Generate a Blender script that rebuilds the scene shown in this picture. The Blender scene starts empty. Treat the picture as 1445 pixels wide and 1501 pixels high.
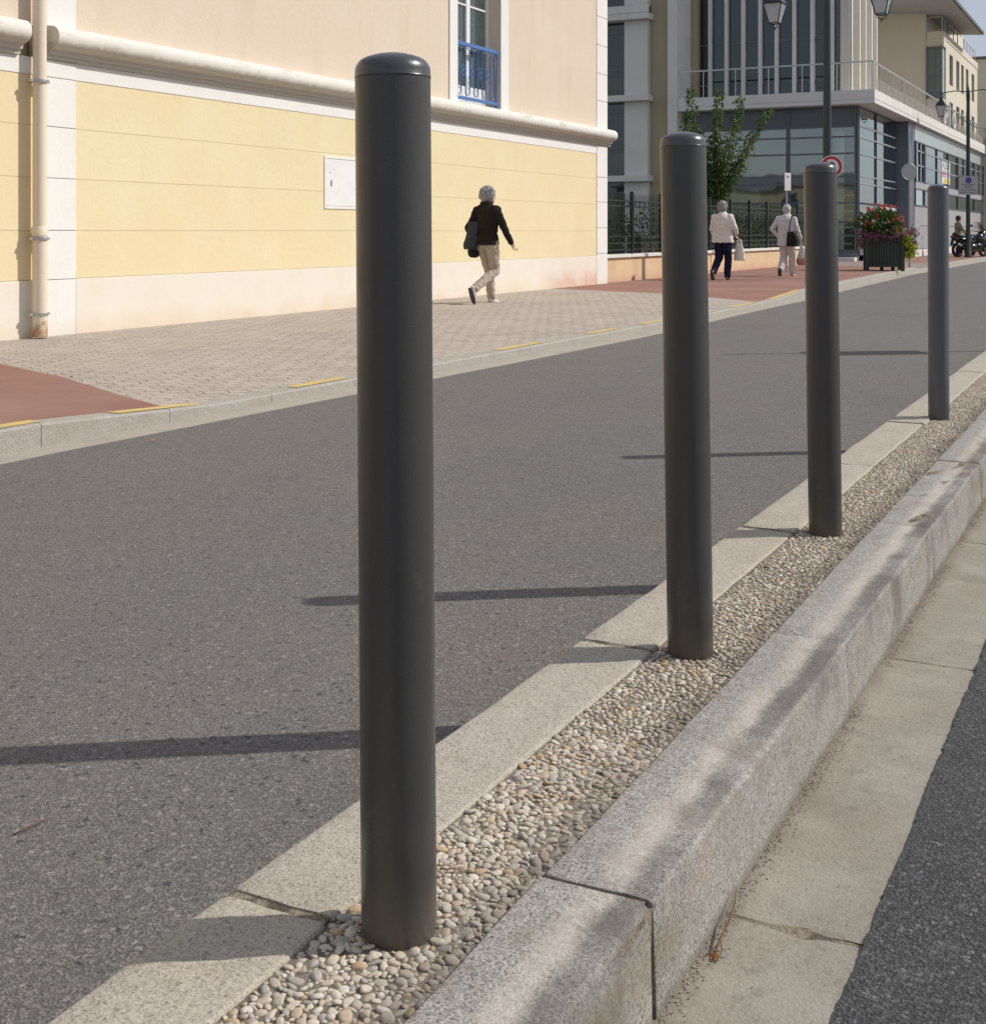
import bpy, bmesh, math, random
import numpy as np
from mathutils import Vector, Matrix, noise as mnoise
R = math.radians
PI = math.pi
rnd = random.Random(7)
scene = bpy.context.scene
col = scene.collection

# ------------------------------------------------------------------ materials
class NT:
    def __init__(s, name):
        s.m = bpy.data.materials.new(name); s.m.use_nodes = True
        s.t = s.m.node_tree; s.t.nodes.clear()
        s.out = s.t.nodes.new('ShaderNodeOutputMaterial')
        s.tc = s.t.nodes.new('ShaderNodeTexCoord').outputs['Object']
    def n(s, typ, props=None, **ins):
        nd = s.t.nodes.new(typ)
        for k, v in (props or {}).items(): setattr(nd, k, v)
        for k, v in ins.items():
            k = k.replace('_', ' ')
            sock = nd.inputs[int(k[1:])] if k[0] == 'i' and k[1:].isdigit() else nd.inputs[k]
            if isinstance(v, bpy.types.NodeSocket): s.t.links.new(v, sock)
            else: sock.default_value = v
        return nd
    def tex(s, kind, scale, detail=4, stretch=None, vec=None):
        v = vec or s.tc
        if stretch:
            v = s.n('ShaderNodeMapping', Vector=v, Scale=stretch).outputs[0]
        if kind == 'noise':
            return s.n('ShaderNodeTexNoise', Vector=v, Scale=scale, Detail=float(detail), Roughness=.6).outputs[0]
        if kind == 'voronoi':
            return s.n('ShaderNodeTexVoronoi', Vector=v, Scale=scale).outputs['Distance']
        if kind == 'cells':
            c = s.n('ShaderNodeTexVoronoi', Vector=v, Scale=scale).outputs['Color']
            return s.n('ShaderNodeSeparateColor', Color=c).outputs[0]
        if kind == 'island':
            return s.n('ShaderNodeNewGeometry').outputs['Random Per Island']
        if kind in 'xyz':
            c = s.n('ShaderNodeSeparateXYZ', Vector=v).outputs['xyz'.index(kind)]
            w = s.n('ShaderNodeTexNoise', Vector=s.tc, Scale=detail, Detail=4.).outputs[0]
            w = s.n('ShaderNodeMath', {'operation': 'MULTIPLY_ADD'}, i0=w, i1=scale * 2, i2=-scale).outputs[0]
            return s.n('ShaderNodeMath', {'operation': 'ADD'}, i0=c, i1=w).outputs[0]
    def rng(s, v, lo, hi, a=0., b=1.):
        return s.n('ShaderNodeMapRange', {'interpolation_type': 'SMOOTHSTEP'}, Value=v, From_Min=lo, From_Max=hi, To_Min=a, To_Max=b).outputs[0]
    def mix(s, fac, a, b):
        nd = s.n('ShaderNodeMix', {'data_type': 'RGBA'})
        for i, v in ((0, fac), (6, a), (7, b)):
            if isinstance(v, bpy.types.NodeSocket): s.t.links.new(v, nd.inputs[i])
            else: nd.inputs[i].default_value = v
        return nd.outputs[2]
    def mul(s, a, b):
        return s.n('ShaderNodeMath', {'operation': 'MULTIPLY'}, i0=a, i1=b).outputs[0]

def c4(c):
    if isinstance(c, (int, float)): c = (c, c, c)
    return (c[0], c[1], c[2], 1.)

def mat(name, base, rough=.7, layers=(), bumps=(), metal=0., spec=.5, coat=0., tr=0.):
    """layers: (kind, scale, detail, lo, hi, colour, amount[, stretch]);  bumps: (kind, scale, distance[, stretch])"""
    s = NT(name); c = c4(base)
    for L in layers:
        st = L[7] if len(L) > 7 else None
        f = s.rng(s.tex(L[0], L[1], L[2], st), L[3], L[4], 0., L[6])
        c = s.mix(f, c, c4(L[5]))
    nrm = None
    for b in bumps:
        h = s.tex(b[0], b[1], 4, b[3] if len(b) > 3 else None)
        kw = dict(Height=h, Strength=1., Distance=b[2])
        if nrm is not None: kw['Normal'] = nrm
        nrm = s.n('ShaderNodeBump', **kw).outputs[0]
    p = s.n('ShaderNodeBsdfPrincipled', Base_Color=c, Metallic=metal)
    rv = s.rng(s.tex('noise', 9, 3), .3, .7, max(0., rough - .06), min(1., rough + .06))
    s.t.links.new(rv, p.inputs['Roughness'])
    p.inputs['Specular IOR Level'].default_value = spec
    p.inputs['Coat Weight'].default_value = coat
    if nrm is not None: s.t.links.new(nrm, p.inputs['Normal'])
    sh = p.outputs[0]
    if tr:
        t = s.n('ShaderNodeBsdfTranslucent', Color=c)
        sh = s.n('ShaderNodeMixShader', i0=tr, i1=sh, i2=t.outputs[0]).outputs[0]
    s.t.links.new(sh, s.out.inputs[0])
    return s.m

def glass_mat(name, tint, refl=.25, rough=.02):
    s = NT(name)
    g = s.n('ShaderNodeBsdfGlossy', Color=(.84, .95, .96, 1), Roughness=rough)
    w = s.tex('noise', .5, 2)
    b = s.n('ShaderNodeBump', Height=w, Strength=.25, Distance=.02)
    s.t.links.new(b.outputs[0], g.inputs['Normal'])
    t = s.n('ShaderNodeBsdfTransparent', Color=c4(tint))
    fr = s.n('ShaderNodeFresnel', IOR=1.5).outputs[0]
    f = s.n('ShaderNodeMath', {'operation': 'ADD', 'use_clamp': True}, i0=fr, i1=refl).outputs[0]
    m = s.n('ShaderNodeMixShader', i0=f, i1=t.outputs[0], i2=g.outputs[0])
    s.t.links.new(m.outputs[0], s.out.inputs[0])
    return s.m

MT = {}
MT['asphalt'] = mat('asphalt', (.128, .121, .115), .85,
    [('noise', 1.3, 4, .35, .7, (.15, .135, .118), .5), ('noise', .45, 5, .45, .7, (.105, .10, .097), .6), ('noise', 1.1, 4, .48, .7, (.165, .15, .132), .45, (1, .12, 1)), ('noise', 2.6, 5, .63, .72, (.08, .077, .075), .5), ('noise', .8, 4, .5, .68, (.15, .128, .104), .5),
     ('cells', 215, 0, .25, 1., (.265, .25, .226), .78), ('cells', 280, 0, .55, .95, (.062, .06, .058), .6), ('cells', 120, 0, .955, .99, (.36, .34, .315), .6), ('cells', 90, 0, .972, .985, (.05, .05, .052), .8)],
    [('cells', 215, .0015), ('voronoi', 215, .0017), ('noise', 330, .0012)], spec=.35)
MT['asphalt_dark'] = mat('dark asphalt', (.055, .054, .054), .85,
    [('noise', 2.5, 4, .4, .7, (.085, .08, .075), .5), ('noise', .8, 4, .45, .7, (.04, .04, .041), .5), ('cells', 190, 0, .35, 1., (.135, .134, .132), .75), ('cells', 260, 0, .55, .9, (.022, .022, .022), .65), ('cells', 130, 0, .955, .99, (.24, .24, .24), .55)],
    [('cells', 190, .0022), ('voronoi', 190, .0026), ('noise', 300, .0018)], spec=.4)
MT['red_asphalt'] = mat('red asphalt', (.285, .145, .108), .9,
    [('noise', 120, 3, .4, .75, (.20, .095, .078), .6), ('noise', .7, 5, .35, .7, (.325, .205, .165), .8), ('noise', 4, 4, .5, .8, (.24, .13, .11), .5)],
    [('noise', 220, .003)], spec=.25)
MT['drive'] = mat('pale tarmac', (.27, .21, .19), .9, [('noise', 2, 5, .35, .7, (.33, .27, .24), .7), ('noise', 90, 3, .4, .7, (.2, .16, .15), .6)], [('noise', 150, .003)])
MT['ground'] = mat('ground', (.16, .15, .135), .95, [('noise', .2, 5, .35, .7, (.11, .115, .08), .8)])
MT['granite_warm'] = mat('warm granite', (.45, .40, .315), .82,
    [('noise', 5, 5, .42, .68, (.37, .315, .235), .65), ('noise', 1.2, 3, .4, .65, (.42, .40, .35), .6), ('noise', 17, 5, .55, .7, (.31, .265, .195), .6),
     ('noise', 130, 3, .48, .66, (.55, .50, .41), .5), ('cells', 300, 0, .3, 1., (.58, .53, .435), .5), ('cells', 420, 0, .78, .9, (.19, .17, .14), .6), ('cells', 230, 0, .94, .98, (.15, .135, .115), .6), ('noise', 240, 2, .55, .63, (.25, .22, .175), .45)],
    [('cells', 260, .0008), ('noise', 90, .0025), ('noise', 22, .005)], spec=.25)
MT['granite'] = mat('grey granite', (.37, .36, .345), .8,
    [('noise', 300, 2, .5, .60, (.12, .118, .115), .85), ('noise', 170, 3, .52, .66, (.56, .55, .53), .7), ('noise', 70, 4, .55, .7, (.22, .215, .21), .5), ('noise', 3.2, 5, .42, .7, (.28, .26, .225), .6)],
    [('noise', 170, .003), ('noise', 26, .006)], spec=.3)
MT['granite_far'] = mat('buff granite', (.42, .395, .35), .85, [('noise', 190, 2, .5, .60, (.2, .185, .165), .8), ('noise', 120, 3, .52, .66, (.56, .535, .48), .6), ('noise', 3.2, 5, .42, .7, (.34, .31, .25), .6)], [('noise', 120, .004), ('noise', 20, .008)], spec=.25)
def median_granite():
    s = NT('worn grey granite'); c = c4((.38, .355, .315))
    for L in [('noise', 3., 5, .42, .68, (.33, .315, .29), .7), ('noise', 130, 3, .48, .66, (.50, .485, .455), .55), ('cells', 300, 0, .3, 1., (.54, .52, .48), .55), ('cells', 380, 0, .70, .82, (.12, .115, .108), .7), ('cells', 230, 0, .91, .96, (.09, .087, .083), .65), ('noise', 240, 2, .53, .61, (.17, .16, .145), .6), ('noise', 22, 5, .5, .68, (.25, .225, .185), .55), ('noise', 7, 5, .54, .7, (.22, .19, .15), .5)]:
        c = s.mix(s.rng(s.tex(L[0], L[1], L[2]), L[3], L[4], 0., L[6]), c, c4(L[5]))
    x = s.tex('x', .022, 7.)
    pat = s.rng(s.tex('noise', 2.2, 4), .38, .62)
    # pale warm band painting in the highlight of a slight dip, dark grime band along the traffic edge, brown patches
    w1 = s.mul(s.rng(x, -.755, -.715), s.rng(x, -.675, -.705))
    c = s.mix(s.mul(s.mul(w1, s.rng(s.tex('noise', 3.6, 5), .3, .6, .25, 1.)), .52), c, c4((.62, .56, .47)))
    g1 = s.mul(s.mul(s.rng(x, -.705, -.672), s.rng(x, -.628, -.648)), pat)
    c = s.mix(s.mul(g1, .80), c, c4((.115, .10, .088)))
    z = s.tex('z', .015, 6.)
    moss = s.mul(s.mul(s.rng(z, .15, .10), s.rng(z, .03, .08)), s.rng(s.tex('noise', 1.7, 5), .5, .66))
    c = s.mix(s.mul(moss, .55), c, c4((.19, .165, .09)))
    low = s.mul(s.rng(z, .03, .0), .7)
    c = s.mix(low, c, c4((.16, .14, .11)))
    rust = s.mul(s.rng(s.tex('noise', 3.1, 5), .56, .7), .4)
    c = s.mix(rust, c, c4((.36, .26, .17)))
    b = s.n('ShaderNodeBump', Height=s.tex('cells', 250), Strength=1., Distance=.0008).outputs[0]
    b = s.n('ShaderNodeBump', Height=s.tex('noise', 80, 4, (1, 1, .5)), Strength=1., Distance=.003, Normal=b).outputs[0]
    b = s.n('ShaderNodeBump', Height=s.tex('noise', 16, 5, (1, 1, .4)), Strength=1., Distance=.006, Normal=b).outputs[0]
    p = s.n('ShaderNodeBsdfPrincipled', Base_Color=c, Roughness=.8, Normal=b)
    p.inputs['Specular IOR Level'].default_value = .3
    s.t.links.new(p.outputs[0], s.out.inputs[0]); return s.m
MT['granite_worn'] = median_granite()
MT['gutter'] = mat('gutter concrete', (.30, .275, .222), .85,
    [('noise', 60, 3, .45, .7, (.23, .21, .165), .7), ('noise', 6, 5, .4, .7, (.37, .345, .285), .7), ('noise', 2.2, 5, .5, .68, (.21, .185, .14), .6), ('noise', 14, 5, .56, .7, (.19, .17, .135), .5), ('noise', 230, 2, .66, .74, (.62, .58, .5), .7), ('noise', 240, 2, .30, .24, (.14, .12, .1), .8), ('x', .02, 7., -.585, -.645, (.20, .175, .13), .75), ('noise', 1.6, 4, .5, .7, (.30, .26, .19), .45)],
    [('noise', 130, .0025), ('noise', 9, .0012, (1, 7, 1))], spec=.25)
MT['far_gutter'] = mat('pale gutter concrete', (.40, .36, .30), .9, [('noise', 40, 3, .4, .7, (.33, .3, .25), .6), ('noise', 3, 5, .45, .7, (.3, .27, .22), .6)], [('noise', 90, .003)])
MT['mortar'] = mat('dark mortar', (.21, .18, .135), .95, [('noise', 60, 4, .4, .7, (.17, .145, .1), .7), ('noise', 3.5, 4, .45, .7, (.055, .05, .042), .7)], [('noise', 120, .005)])
MT['joint'] = mat('sandy joint filler', (.30, .25, .18), .95, [('noise', 120, 3, .4, .7, (.16, .13, .09), .8), ('noise', 14, 4, .48, .62, (.075, .062, .045), .85)], [('noise', 140, .008)])
MT['yellow_paint'] = mat('worn yellow paint', (.62, .46, .13), .8, [('noise', 14, 5, .48, .64, (.45, .38, .26), .75), ('noise', 160, 3, .55, .7, (.35, .29, .19), .6)], [('noise', 150, .002)])
def pebble_mat():
    s = NT('river pebbles')
    r = s.n('ShaderNodeNewGeometry').outputs['Random Per Island']
    cr = s.n('ShaderNodeValToRGB', Fac=r)
    e = cr.color_ramp; e.interpolation = 'CONSTANT'
    stops = [(0, (.50, .43, .33)), (.13, (.56, .49, .39)), (.27, (.44, .40, .335)), (.38, (.60, .54, .44)), (.5, (.49, .39, .28)), (.6, (.54, .46, .36)),
             (.70, (.40, .365, .315)), (.79, (.61, .56, .47)), (.88, (.47, .35, .21)), (.93, (.52, .40, .30)), (.965, (.32, .285, .24))]
    e.elements[0].color = c4(stops[0][1]); e.elements[1].position = stops[1][0]; e.elements[1].color = c4(stops[1][1])
    for p, c in stops[2:]:
        el = e.elements.new(p); el.color = c4(c)
    c = cr.outputs[0]
    c = s.mix(s.rng(s.tex('noise', 140, 4), .45, .75, 0, .4), c, c4((.30, .25, .19)))
    x = s.tex('x', .035, 6.)
    dirt = s.mul(s.rng(x, -.90, -.815), s.rng(s.tex('noise', 5, 4), .25, .6))
    c = s.mix(s.mul(dirt, .66), c, c4((.13, .115, .092)))
    gr = s.rng(s.tex('noise', 4.3, 5), .56, .72)
    c = s.mix(s.mul(gr, .4), c, c4((.2, .17, .1)))
    b = s.n('ShaderNodeBump', Height=s.tex('noise', 300, 3), Strength=1., Distance=.0012)
    p = s.n('ShaderNodeBsdfPrincipled', Base_Color=c, Roughness=.78, Normal=b.outputs[0])
    p.inputs['Specular IOR Level'].default_value = .25
    s.t.links.new(p.outputs[0], s.out.inputs[0]); return s.m
MT['pebbles'] = pebble_mat()
def paver_mat():
    s = NT('clay pavers')
    v = s.n('ShaderNodeMapping', Vector=s.tc, Rotation=(0, 0, R(-61)), Scale=(1, 1, 1)).outputs[0]
    w = s.n('ShaderNodeTexNoise', Vector=s.tc, Scale=9., Detail=2.)
    off = s.n('ShaderNodeVectorMath', {'operation': 'MULTIPLY_ADD'}, i0=w.outputs['Color'], i1=(.085, .085, 0), i2=(-.042, -.042, 0)).outputs[0]
    v = s.n('ShaderNodeVectorMath', {'operation': 'ADD'}, i0=v, i1=off).outputs[0]
    b = s.n('ShaderNodeTexBrick', {'offset': .5}, Vector=v, Color1=(.46, .405, .35, 1), Color2=(.37, .32, .275, 1), Mortar=(.17, .14, .115, 1), Scale=1., Mortar_Size=.006, Mortar_Smooth=.6, Bias=-.1, Brick_Width=.165, Row_Height=.11)
    c = b.outputs[0]
    c = s.mix(s.rng(s.tex('noise', .8, 5), .35, .7, 0, .6), c, c4((.47, .41, .35)))
    c = s.mix(s.rng(s.tex('noise', 90, 3), .45, .75, 0, .4), c, c4((.25, .2, .165)))
    c = s.mix(s.rng(s.tex('noise', 3, 3), .5, .8, 0, .4), c, c4((.54, .46, .40)))
    h = s.n('ShaderNodeMath', {'operation': 'SUBTRACT'}, i0=1., i1=b.outputs['Fac']).outputs[0]
    bp = s.n('ShaderNodeBump', Height=h, Strength=1., Distance=.007).outputs[0]
    bp = s.n('ShaderNodeBump', Height=s.tex('noise', 70, 4), Strength=1., Distance=.004, Normal=bp).outputs[0]
    p = s.n('ShaderNodeBsdfPrincipled', Base_Color=c, Roughness=.88, Normal=bp)
    p.inputs['Specular IOR Level'].default_value = .25
    s.t.links.new(p.outputs[0], s.out.inputs[0]); return s.m
MT['pavers'] = paver_mat()
plaster_b = [('noise', 170, .0022), ('noise', 14, .003)]
MT['peach'] = mat('peach render', (.70, .59, .465), .92, [('noise', 1.1, 5, .35, .7, (.73, .625, .505), .7), ('noise', 60, 3, .45, .75, (.61, .49, .36), .5), ('noise', 2.5, 5, .5, .75, (.62, .50, .38), .5, (1, 1, .25))], plaster_b, spec=.2)
MT['yellow'] = mat('yellow render', (.77, .65, .405), .92, [('noise', 1.3, 5, .35, .7, (.80, .70, .465), .7), ('noise', 60, 3, .45, .75, (.71, .585, .35), .5), ('noise', 2.5, 5, .5, .75, (.73, .62, .40), .6, (1, 1, .25))], plaster_b, spec=.2)
MT['white_render'] = mat('white render', (.80, .79, .755), .9, [('noise', 2, 5, .4, .7, (.76, .745, .70), .7), ('noise', 60, 3, .5, .8, (.72, .70, .65), .4), ('noise', 1.6, 5, .52, .75, (.69, .66, .58), .45, (1, 1, .2)), ('z', .18, 2.5, .32, .06, (.70, .58, .44), .6)], plaster_b, spec=.2)
MT['plinth'] = mat('cream plinth render', (.78, .725, .63), .9, [('noise', 2, 5, .4, .7, (.75, .68, .56), .6), ('noise', 60, 3, .5, .8, (.70, .64, .54), .4), ('z', .22, 2.2, .36, .05, (.70, .56, .38), .75), ('y', 2.0, .7, 19.0, 22.5, (.0, .0, .0), 0.)], plaster_b, spec=.2)
def plinth2():
    s = NT('cream plinth with red dust'); c = c4((.78, .725, .63))
    c = s.mix(s.rng(s.tex('noise', 2, 5), .4, .7, 0, .6), c, c4((.75, .68, .56)))
    z = s.tex('z', .22, 2.2)
    c = s.mix(s.rng(z, .36, .05, 0, .7), c, c4((.72, .58, .42)))
    y = s.tex('y', .8, .9)
    red = s.mul(s.rng(z, .52, .1), s.rng(y, 20.2, 22.6))
    c = s.mix(s.mul(s.mul(red, .75), s.rng(s.tex('noise', 3.5, 5), .25, .7, .35, 1.)), c, c4((.66, .36, .27)))
    b = s.n('ShaderNodeBump', Height=s.tex('noise', 120, 3), Strength=1., Distance=.003)
    p = s.n('ShaderNodeBsdfPrincipled', Base_Color=c, Roughness=.9, Normal=b.outputs[0])
    p.inputs['Specular IOR Level'].default_value = .2
    s.t.links.new(p.outputs[0], s.out.inputs[0]); return s.m
MT['plinth'] = plinth2()
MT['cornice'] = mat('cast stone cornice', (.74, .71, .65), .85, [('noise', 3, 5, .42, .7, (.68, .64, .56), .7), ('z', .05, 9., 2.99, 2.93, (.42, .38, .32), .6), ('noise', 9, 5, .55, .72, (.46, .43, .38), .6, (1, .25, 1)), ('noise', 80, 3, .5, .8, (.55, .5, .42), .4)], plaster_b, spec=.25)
MT['pipe'] = mat('painted downpipe', (.74, .64, .50), .5, [('noise', 3, 4, .4, .7, (.70, .61, .48), .6), ('z', .25, 9., .30, .12, (.35, .15, .04), .85), ('noise', 16, 4, .68, .75, (.36, .17, .06), .7)], [('noise', 60, .001)])
MT['galv'] = mat('galvanised steel', (.5, .5, .5), .42, [('noise', 20, 4, .4, .7, (.42, .42, .42), .7)], metal=.9)
MT['white_paint'] = mat('white gloss paint', (.80, .80, .78), .4, [('noise', 5, 4, .45, .7, (.74, .735, .70), .6)])
MT['pvc_shade'] = MT['white_paint']
MT['blue'] = mat('blue railing paint', (.075, .175, .42), .45, [('noise', 8, 4, .5, .75, (.065, .145, .35), .6)])
MT['lace'] = mat('lace curtain', (.70, .76, .72), .95, [('noise', 26, 4, .45, .62, (.42, .49, .48), .8), ('noise', 9, 4, .45, .65, (.54, .61, .56), .6, (1, 1, .35))], [('noise', 9, .02, (1, 1, .1))], tr=.3)
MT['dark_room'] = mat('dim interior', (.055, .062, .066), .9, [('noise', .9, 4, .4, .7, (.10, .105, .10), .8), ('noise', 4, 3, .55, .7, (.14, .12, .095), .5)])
MT['bollard'] = mat('charcoal powder coat', (.056, .055, .052), .33, [('noise', 420, 2, .5, .62, (.085, .083, .08), .30), ('noise', 5, 5, .52, .7, (.068, .065, .06), .5, (1, 1, .12)), ('noise', 55, 3, .70, .75, (.13, .125, .115), .35), ('noise', 3, 4, .4, .75, (.062, .06, .056), .6), ('z', .05, 12., .09, .0, (.13, .112, .088), .75), ('noise', 24, 5, .62, .72, (.095, .088, .08), .4, (1, 1, .5))], [('noise', 420, .0003)], spec=.45)
MT['bollard_pale'] = mat('pale bluish charcoal coat', (.100, .104, .118), .40, [('noise', 420, 2, .5, .62, (.13, .133, .145), .4), ('noise', 3, 4, .4, .75, (.112, .115, .128), .6)], spec=.45)  # paler, bluer charcoal tone for the farthest post
MT['bollard_cap'] = mat('charcoal gloss cap', (.054, .054, .057), .30, [('noise', 420, 2, .55, .66, (.095, .095, .096), .5), ('noise', 18, 4, .5, .75, (.08, .08, .08), .6)], [('noise', 60, .0005)], spec=.55, coat=.15)
MT['iron_green'] = mat('dark green iron', (.006, .020, .014), .45, [('noise', 6, 4, .4, .7, (.010, .028, .02), .6)])
MT['lamp_green'] = mat('lamp post green paint', (.024, .042, .036), .4, [('noise', 4, 4, .4, .7, (.03, .05, .045), .6)])
MT['black_metal'] = mat('black metal', (.018, .019, .021), .4, [('noise', 20, 3, .4, .7, (.03, .03, .032), .6)])
MT['lantern_glass'] = mat('frosted lantern glass', (.66, .68, .70), .25, [('noise', 7, 3, .4, .7, (.52, .54, .57), .8)], tr=.5)
MT['glass'] = glass_mat('shop glass', (.84, .95, .93), .24)
MT['glass_dark'] = glass_mat('tinted window glass', (.40, .43, .48), .05)
MT['glass_house'] = glass_mat('house window glass', (.86, .9, .9), .06)
MT['steel_blue'] = mat('blue grey panel', (.125, .142, .175), .4, [('noise', 2, 4, .4, .7, (.14, .16, .19), .6)], metal=.15)
MT['mullion'] = mat('grey mullion', (.11, .125, .14), .38, [('noise', 3, 3, .4, .7, (.14, .15, .17), .6)], metal=.3)
MT['mullion_lit'] = mat('satin steel mullion', (.42, .45, .48), .35, [('noise', 3, 3, .4, .7, (.36, .39, .42), .6)], metal=.6)
MT['panel_grey'] = mat('pale grey cladding', (.37, .37, .385), .5, [('noise', 1.2, 4, .4, .7, (.33, .33, .345), .7)])
MT['spandrel'] = mat('dark spandrel panel', (.088, .098, .118), .22, [('noise', .7, 3, .4, .7, (.10, .112, .13), .7)])
MT['frit'] = mat('pale fritted panel', (.42, .47, .47), .3, [('noise', .3, 2, .4, .7, (.39, .45, .46), .6)])
MT['concrete'] = mat('pale precast concrete', (.70, .675, .63), .85, [('noise', 1.1, 5, .4, .7, (.64, .615, .565), .7), ('noise', 30, 3, .5, .8, (.58, .56, .51), .4), ('noise', 1.4, 5, .55, .75, (.55, .52, .46), .5, (1, 1, .2))], [('noise', 60, .003)])
MT['cream'] = mat('cream render', (.66, .61, .50), .9, [('noise', .6, 5, .4, .7, (.61, .565, .46), .7), ('noise', 1.2, 5, .52, .75, (.55, .505, .41), .5, (1, 1, .2))], [('noise', 60, .003)])
MT['cream_lit'] = mat('cream stone facing', (.66, .61, .49), .9, [('noise', .6, 5, .4, .7, (.60, .55, .44), .7)], [('noise', 60, .003)])
MT['olive'] = mat('olive beige render', (.40, .345, .225), .9, [('noise', .8, 5, .4, .7, (.36, .31, .2), .7), ('noise', 1.2, 5, .5, .75, (.32, .28, .19), .5, (1, 1, .2))], [('noise', 60, .003)])
MT['ochre_wall'] = mat('ochre wall render', (.66, .47, .285), .92, [('noise', 2, 5, .4, .7, (.70, .53, .35), .7), ('noise', 2.5, 5, .5, .7, (.52, .36, .22), .5, (1, 1, .2)), ('z', .1, 3., .3, .1, (.55, .32, .23), .7)], [('noise', 90, .003)])
MT['orange_blind'] = mat('orange blind', (.42, .2, .075), .9, [('noise', 3, 3, .4, .7, (.33, .15, .06), .6)])
MT['roof_dark'] = mat('dark roof sheet', (.12, .12, .125), .6, [('noise', 2, 4, .4, .7, (.16, .16, .16), .6)])
MT['soffit'] = mat('grey soffit', (.40, .40, .385), .8, [('noise', 1, 4, .4, .7, (.35, .35, .335), .6)])
def leafmat(name, stops, tr=.3, rough=.55):
    s = NT(name)
    r = s.n('ShaderNodeNewGeometry').outputs['Random Per Island']
    cr = s.n('ShaderNodeValToRGB', Fac=r); e = cr.color_ramp
    e.elements[0].color = c4(stops[0]); e.elements[1].color = c4(stops[-1])
    for i, c in enumerate(stops[1:-1]):
        e.elements.new((i + 1) / (len(stops) - 1)).color = c4(c)
    p = s.n('ShaderNodeBsdfPrincipled', Base_Color=cr.outputs[0], Roughness=rough)
    p.inputs['Specular IOR Level'].default_value = .35
    t = s.n('ShaderNodeBsdfTranslucent', Color=cr.outputs[0])
    m = s.n('ShaderNodeMixShader', i0=tr, i1=p.outputs[0], i2=t.outputs[0])
    s.t.links.new(m.outputs[0], s.out.inputs[0]); return s.m
MT['leaf_tree'] = leafmat('tree leaves', [(.045, .09, .022), (.075, .135, .034), (.12, .18, .05), (.085, .13, .036), (.20, .21, .07)])
MT['leaf_hedge'] = leafmat('hedge leaves', [(.014, .03, .012), (.025, .05, .018), (.045, .075, .025), (.02, .035, .014)])
MT['leaf_shrub'] = leafmat('shrub leaves', [(.035, .06, .015), (.06, .095, .025), (.10, .13, .035), (.05, .07, .02)])
MT['leaf_ger'] = leafmat('geranium leaves', [(.03, .075, .012), (.06, .12, .02), (.10, .16, .03), (.04, .08, .015)])
MT['leaf_lime'] = leafmat('lime foliage', [(.30, .34, .02), (.38, .42, .04), (.22, .28, .02)])
MT['petal_red'] = leafmat('red orange petals', [(.60, .05, .02), (.66, .09, .025), (.52, .025, .025), (.62, .12, .06)], .2)
MT['petal_pink'] = leafmat('pink purple petals', [(.45, .08, .26), (.36, .05, .30), (.58, .22, .35), (.5, .12, .2)], .2)
MT['bark'] = mat('bark', (.10, .075, .055), .95, [('noise', 12, 4, .4, .7, (.06, .045, .035), .8, (1, 1, .25))], [('noise', 30, .01, (1, 1, .2))])
MT['planter_green'] = mat('dark green planter boards', (.022, .034, .024), .5, [('noise', 6, 4, .4, .7, (.035, .048, .035), .7, (1, 1, .2))], [('noise', 40, .001)])
MT['planter_steel'] = mat('zinc planter liner', (.12, .15, .145), .45, [('noise', 4, 4, .4, .7, (.09, .11, .11), .6)], metal=.4)
MT['skin'] = mat('skin', (.52, .31, .22), .55, [('noise', 30, 3, .4, .7, (.46, .26, .18), .5)])
MT['hair_grey'] = mat('grey hair', (.25, .25, .25), .55, [('noise', 60, 3, .4, .65, (.17, .17, .175), .7, (1, 1, .1)), ('noise', 25, 3, .5, .8, (.33, .33, .33), .6, (1, 1, .1))], [('noise', 80, .002, (1, 1, .1))])
MT['hair_brown'] = mat('greying brown hair', (.21, .185, .16), .6, [('noise', 60, 3, .4, .65, (.10, .085, .07), .8, (1, 1, .2)), ('noise', 25, 3, .55, .75, (.38, .36, .33), .7, (1, 1, .2))], [('noise', 80, .006, (1, 1, .15))])
MT['hair_white'] = mat('white hair', (.50, .49, .47), .6, [('noise', 60, 3, .4, .65, (.33, .32, .31), .7)], [('noise', 80, .004)])
MT['hair_dark'] = mat('dark hair', (.03, .024, .02), .55, [('noise', 60, 3, .4, .65, (.05, .04, .03), .7)], [('noise', 80, .005)])
def cloth(name, c, d, rough=.9):
    return mat(name, c, rough, [('noise', 5, 4, .4, .7, d, .7), ('noise', 260, 2, .45, .7, d, .4)], [('noise', 10, .02, (1, 1, .7)), ('noise', 300, .001)], spec=.15)
MT['c_jacket'] = cloth('black brown jacket cloth', (.026, .022, .019), (.016, .014, .012))
MT['c_beige'] = cloth('beige trouser cloth', (.45, .385, .31), (.37, .31, .245))
MT['c_cream'] = cloth('cream jacket cloth', (.74, .70, .65), (.66, .62, .57))
MT['c_navy'] = cloth('navy trouser cloth', (.016, .02, .048), (.01, .012, .026))
MT['c_white'] = cloth('white jacket cloth', (.66, .66, .66), (.57, .57, .58))
MT['c_offwhite'] = cloth('off white trouser cloth', (.62, .60, .56), (.52, .5, .46))
MT['c_olive'] = cloth('patterned beige shirt cloth', (.28, .25, .18), (.15, .13, .09))
MT['c_bag'] = cloth('slate bag canvas', (.05, .053, .06), (.035, .037, .042), .7)
MT['c_black'] = cloth('black nylon', (.012, .012, .013), (.02, .02, .02), .6)
MT['c_handbag'] = mat('white leather', (.74, .73, .68), .5, [('noise', 9, 4, .4, .7, (.66, .65, .6), .6)], [('noise', 12, .012)])
MT['shoe_pale'] = mat('pale shoe leather', (.58, .56, .53), .6, [('noise', 9, 4, .4, .7, (.45, .43, .4), .6)])
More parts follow.
